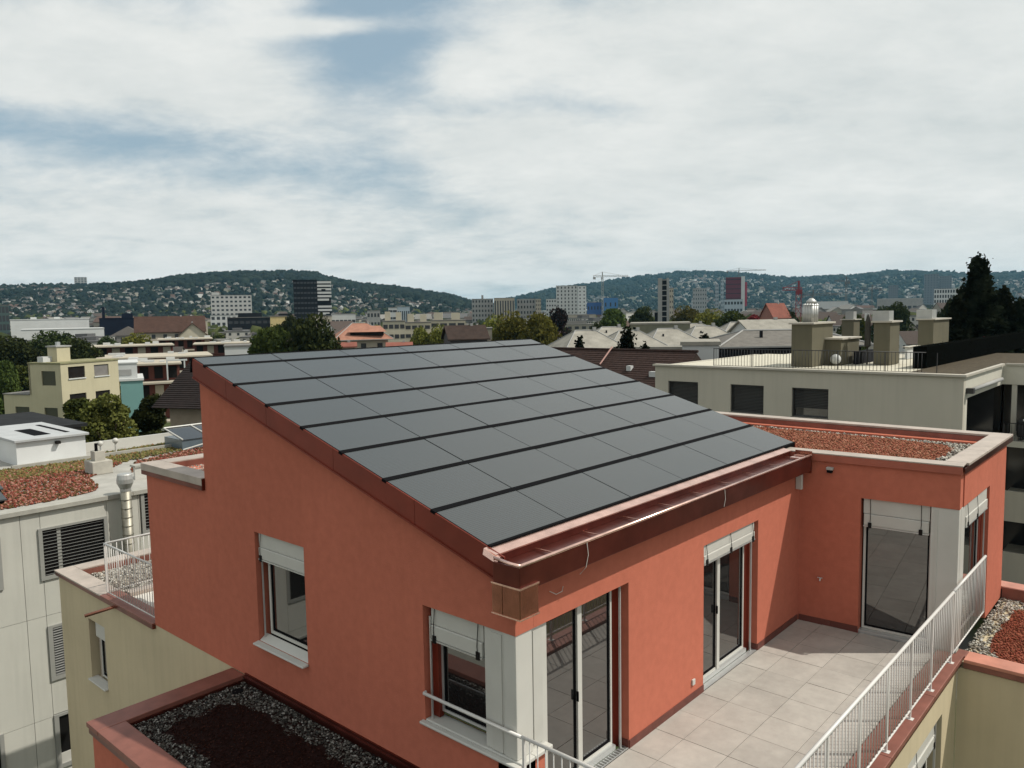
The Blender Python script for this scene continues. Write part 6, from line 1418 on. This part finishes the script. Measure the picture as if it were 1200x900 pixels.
HLOOK = ['gabled brown-roofed pale house', 'gabled dark-roofed beige house', 'hip-roofed white house', 'long gabled white house', 'flat-roofed white block', 'large flat pale block', 'small gabled rosy house', 'very long flat beige block', 'hip-roofed grey house', 'small flat white block']
city_items = []; tree_items = []
LLEFT = ('small pale house scattered over the wooded left hillside', 'houses on the left hillside')
LRIGHT = ('tiny hazy house on the far right hillside', 'houses on the far right hillside')
# the plain
placed = []
def free(x, y, r):
    for (a, b_, c) in placed:
        if (a-x)**2+(b_-y)**2 < (r+c)**2*.25: return False
    placed.append((x, y, r)); return True
nfl = 0
while nfl < 230:
    px = random.uniform(-40, 1240); r = 230*exp(random.random()*1.95)
    x, y = az_to_xy(px, r); mi = random.choice((3, 4, 5, 7, 8, 9, 2, 1, 5, 7))
    if not free(x, y, HM[mi][1]): continue
    top = 6-(r*6/F_PX); sc = random.uniform(.75, 1.05)
    if r < 330: sc *= .8
    place_house(x, y, mi, 'city_house', LFLAT[0], LFLAT[1], sc, random.choice((YAW, YAW+.4, YAW-.5, YAW+pi/2))+random.uniform(-.1, .1)); nfl += 1
    ho = LAST[0]; city_items.append((px, ho, ('nearer ' if r < 450 else 'farther ' if r > 900 else '')+HLOOK[mi]))
def hill_spots(tab_px, r0, r1, n, f=lambda px, r: 1.0):
    out = []
    while len(out) < n:
        px = random.uniform(*tab_px); r = r0+(r1-r0)*random.random()**.8
        if random.random() < f(px, r): out.append((px, r))
    return out
from mathutils import noise as mnoise
def clump(px, r, k): return min(1.0, max(0.0, .5+1.6*mnoise.noise(Vector((px/38.*k, r/240.*k, 3.3*k)))))**1.5
def leftdens(px, r):
    lim = np.interp(px, [-60, 90, 150, 220, 380, 430, 540], [2650, 2600, 2300, 2150, 2200, 2150, 1900]); cl = clump(px, r, 1.0)
    return 0.0 if r > lim else .06+.94*cl
sp = hill_spots((-40, 552), 1150, 2650, 1500, leftdens)
def cluster_mesh(name, spots, label, group_kind, kinds, sc0):
    V_, F3, M_ = [], [], []; base = 0
    return None
def place_hill(spots, nind, lab, kinds, sc, stuffname, stufflabel, nm='hillside_house'):
    spots = sorted(spots, key=lambda s: s[1]); ind, rest = spots[:nind], spots[nind:]
    for px, r in ind:
        x, y = az_to_xy(px, r); place_house(x, y, random.choice(kinds), nm, lab[0], lab[1], sc*random.uniform(.7, 1.1))
    vs, fs, mi = [], [], []; mats = WALLS_+ROOFS_
    for px, r in rest:
        x, y = az_to_xy(px, r); z = float(terrain(x, y)); a = random.random()*6.28; s = sc*random.uniform(.7, 1.15); wi, ri = random.randrange(5), random.randrange(5)
        g_ = random.random() < .65; wl, rf = gable_mesh(12*s, 10*s, 7*s, 4*s, .3) if g_ else hip_mesh(16*s, 11*s, 9*s, .8, .3)
        Mx = Matrix.Translation((x, y, z+.4)) @ Matrix.Rotation(a, 4, 'Z')
        for mb, ix in ((wl, wi), (rf, 5+ri)):
            n = len(vs); vs.extend([tuple(Mx @ Vector(p)) for p in mb.v]); fs.extend([tuple(i+n for i in f) for f in mb.f]); mi.extend([ix]*len(mb.f))
    if rest:
        me = bpy.data.meshes.new(stuffname); me.from_pydata(vs, [], fs)
        for m_ in mats: me.materials.append(m_)
        me.polygons.foreach_set('material_index', mi); o = bpy.data.objects.new(stuffname, me); COL.objects.link(o); props(o, stufflabel, 'houses', None, 'stuff')
place_hill(sp, 295, LLEFT, (0, 1, 2, 3, 4, 6, 9), 0.72, 'hillside_suburb', 'dense pale houses higher up the left hillside')
def rightdens(px, r):
    lim = np.interp(px, [590, 700, 800, 900, 1000, 1200], [3400, 3700, 4300, 4500, 4300, 4200]); return 0 if r > lim else .06+.94*clump(px, r*.6, .8)
sp = hill_spots((590, 1225), 1500, 4500, 1500, rightdens)
place_hill(sp, 290, LRIGHT, (4, 5, 3, 8, 9, 7), 1.2, 'far_suburb', 'hazy far suburb houses climbing the right hillside', nm='far_house')
cb_ = []
for _ in range(900):
    px = random.uniform(-50, 1250); r = random.uniform(650, 2300 if px > 560 else 1200); cb_.append((px, r))
vs, fs, mi = [], [], []
for px, r in cb_:
    x, y = az_to_xy(px, r); z = float(terrain(x, y)); w_, d_, h_ = random.uniform(12, 42), random.uniform(10, 16), random.choice((6, 8, 9, 10, 12, 14)); wi, ri = random.randrange(5), random.randrange(5)
    Mx = Matrix.Translation((x, y, z)) @ Matrix.Rotation(random.choice((YAW, YAW+.5, YAW-.6, YAW+pi/2))+random.uniform(-.15, .15), 4, 'Z')
    a_, b_ = (MB().box(-w_/2, w_/2, -d_/2, d_/2, -1, h_), MB().box(-w_/2-.3, w_/2+.3, -d_/2-.3, d_/2+.3, h_+.01, h_+.5)) if random.random() < .6 else gable_mesh(w_*.6, d_, h_, 4, .4)
    wn = MB()
    for f_ in range(int(h_/3)): wn.box(-w_*.28, w_*.28, -d_/2-.05, -d_/2+.05, 1.2+3*f_, 2.5+3*f_)
    for mb, ix in ((a_, wi), (b_, 5+ri), (wn, 10)):
        n = len(vs); vs.extend([tuple(Mx @ Vector(p)) for p in mb.v]); fs.extend([tuple(i+n for i in f) for f in mb.f]); mi.extend([ix]*len(mb.f))
me = bpy.data.meshes.new('far_city'); me.from_pydata(vs, [], fs)
for m_ in WALLS_+ROOFS_+[WINM]: me.materials.append(m_)
me.polygons.foreach_set('material_index', mi); o = bpy.data.objects.new('far_city', me); COL.objects.link(o); props(o, 'crowded low roofs and blocks of the far city plain', 'houses', None, 'stuff')
# hillside and city trees: crowns as joined low meshes
def blobs(P, R, squash=1.1, seed=0):
    rg = np.random.default_rng(seed); ico = []
    t = (1+5**.5)/2; v = np.array([(-1,t,0),(1,t,0),(-1,-t,0),(1,-t,0),(0,-1,t),(0,1,t),(0,-1,-t),(0,1,-t),(t,0,-1),(t,0,1),(-t,0,-1),(-t,0,1)], float); v /= np.linalg.norm(v[0])
    f = np.array([(0,11,5),(0,5,1),(0,1,7),(0,7,10),(0,10,11),(1,5,9),(5,11,4),(11,10,2),(10,7,6),(7,1,8),(3,9,4),(3,4,2),(3,2,6),(3,6,8),(3,8,9),(4,9,5),(2,4,11),(6,2,10),(8,6,7),(9,8,1)])
    n = len(P); k = v[None]*(1+.45*(rg.random((n, 12, 1))-.5)*2)*R[:, None, None]; k[..., 2] *= squash
    V = k+P[:, None, :]; Fc = f[None]+(np.arange(n)*12)[:, None, None]; return V.reshape(-1, 3), Fc.reshape(-1, 3)
def wood_mat(name, c1, c2):
    return stone_mat(name, [tuple(c1[i]+(c2[i]-c1[i])*t for i in range(3)) for t in (.1, .8, .3, .0, .5, 1.0, .2, .6)], .95)
WOOD = wood_mat('wood_crowns', (.006,.009,.008), (.018,.025,.017)); WOODC = wood_mat('city_crowns', (.018,.026,.010), (.08,.09,.028))
def scatter_wood(name, label, spots, rmin, rmax, mt, seed, lift=.35):
    xy = np.array([az_to_xy(px, r) for px, r in spots]); z = terrain(xy[:, 0], xy[:, 1]); R = RNG.uniform(rmin, rmax, len(xy))
    V, Fc = blobs(np.column_stack([xy, z+R*lift]), R, 1.15, seed); o = np_mesh(name, V, Fc, mt); props(o, label, 'trees', None, 'stuff')
def rnd(px0, px1, r0, r1, n, f=None, p=1.0):
    out = []
    while len(out) < n:
        px = random.uniform(px0, px1); r = sqrt(random.uniform(r0*r0, r1*r1)) if p == 1 else r0+(r1-r0)*random.random()**p
        if f is None or f(px, r): out.append((px, r))
    return out
def leftwood(px, r):
    lim = np.interp(px, [-60, 90, 150, 220, 380, 430, 560], [2600, 2560, 2200, 2020, 2080, 2050, 1800]); return r > lim
scatter_wood('hill_forest', 'dark forest covering the crest of the left hill', rnd(-60, 562, 1800, 2950, 9000, leftwood), 6, 12, WOOD, 1)
scatter_wood('hillside_trees', 'dark garden trees between the houses of the left hillside', rnd(-60, 560, 1080, 2650, 6000), 4.0, 7.5, WOOD, 2, .5)
def rightwood(px, r):
    lim = np.interp(px, [590, 700, 800, 900, 1000, 1200], [3200, 3600, 4250, 4450, 4250, 4200]); return r > lim
scatter_wood('far_forest', 'blue-green forest covering the far right hills', rnd(575, 1260, 3200, 5300, 9000, rightwood), 9, 19, WOOD, 3)
scatter_wood('far_hillside_trees', 'hazy trees between the houses of the right hillside', rnd(580, 1240, 1400, 4600, 9500), 5, 10, WOOD, 4, .5)
scatter_wood('plain_trees', 'rounded tree crowns between the city blocks of the plain', rnd(-60, 1260, 420, 1500, 2600, None, .9), 3.5, 7.0, WOODC, 5, .6)
n_ = 0
for px, r in rnd(-60, 1260, 130, 520, 190, None, .85):
    x, y = az_to_xy(px, r)
    if r < 190 and 640 < px < 1000: continue
    pr = random.choice(tr_g+tr_g+tr_d+tr_y); cl_ = 'yellow-green' if pr in tr_y else 'dark' if pr in tr_d else 'green'
    tt_ = pr.place((x, y, GZ), random.uniform(5.5, 10.0), random.uniform(.9, 1.2), label='x', group='garden trees in the plain'); tree_items.append((px, tt_, ('near ' if r < 260 else 'far ' if r > 400 else '')+cl_+' garden tree'))

sector_labels(city_items, 'by'); sector_labels(tree_items, 'below')
# ================================================================== AIR
hme = bpy.data.meshes.new('haze'); mb = MB().box(-8000, 8000, -8000, 8000, -11.5, 262)
hme.from_pydata(mb.v, [], mb.f); hz_o = bpy.data.objects.new('haze', hme); COL.objects.link(hz_o); hz_o['kind'] = 'stuff'
hm = bpy.data.materials.new('haze'); hm.use_nodes = True; nt = hm.node_tree
for n in list(nt.nodes): nt.nodes.remove(n)
o_ = nt.nodes.new('ShaderNodeOutputMaterial'); pv_ = nt.nodes.new('ShaderNodeVolumePrincipled'); nt.links.new(pv_.outputs[0], o_.inputs['Volume'])
pv_.inputs['Density'].default_value = 4.6e-5; pv_.inputs['Color'].default_value = (0.34, 0.74, 1.0, 1); pv_.inputs['Anisotropy'].default_value = 0.2
hme.materials.append(hm)
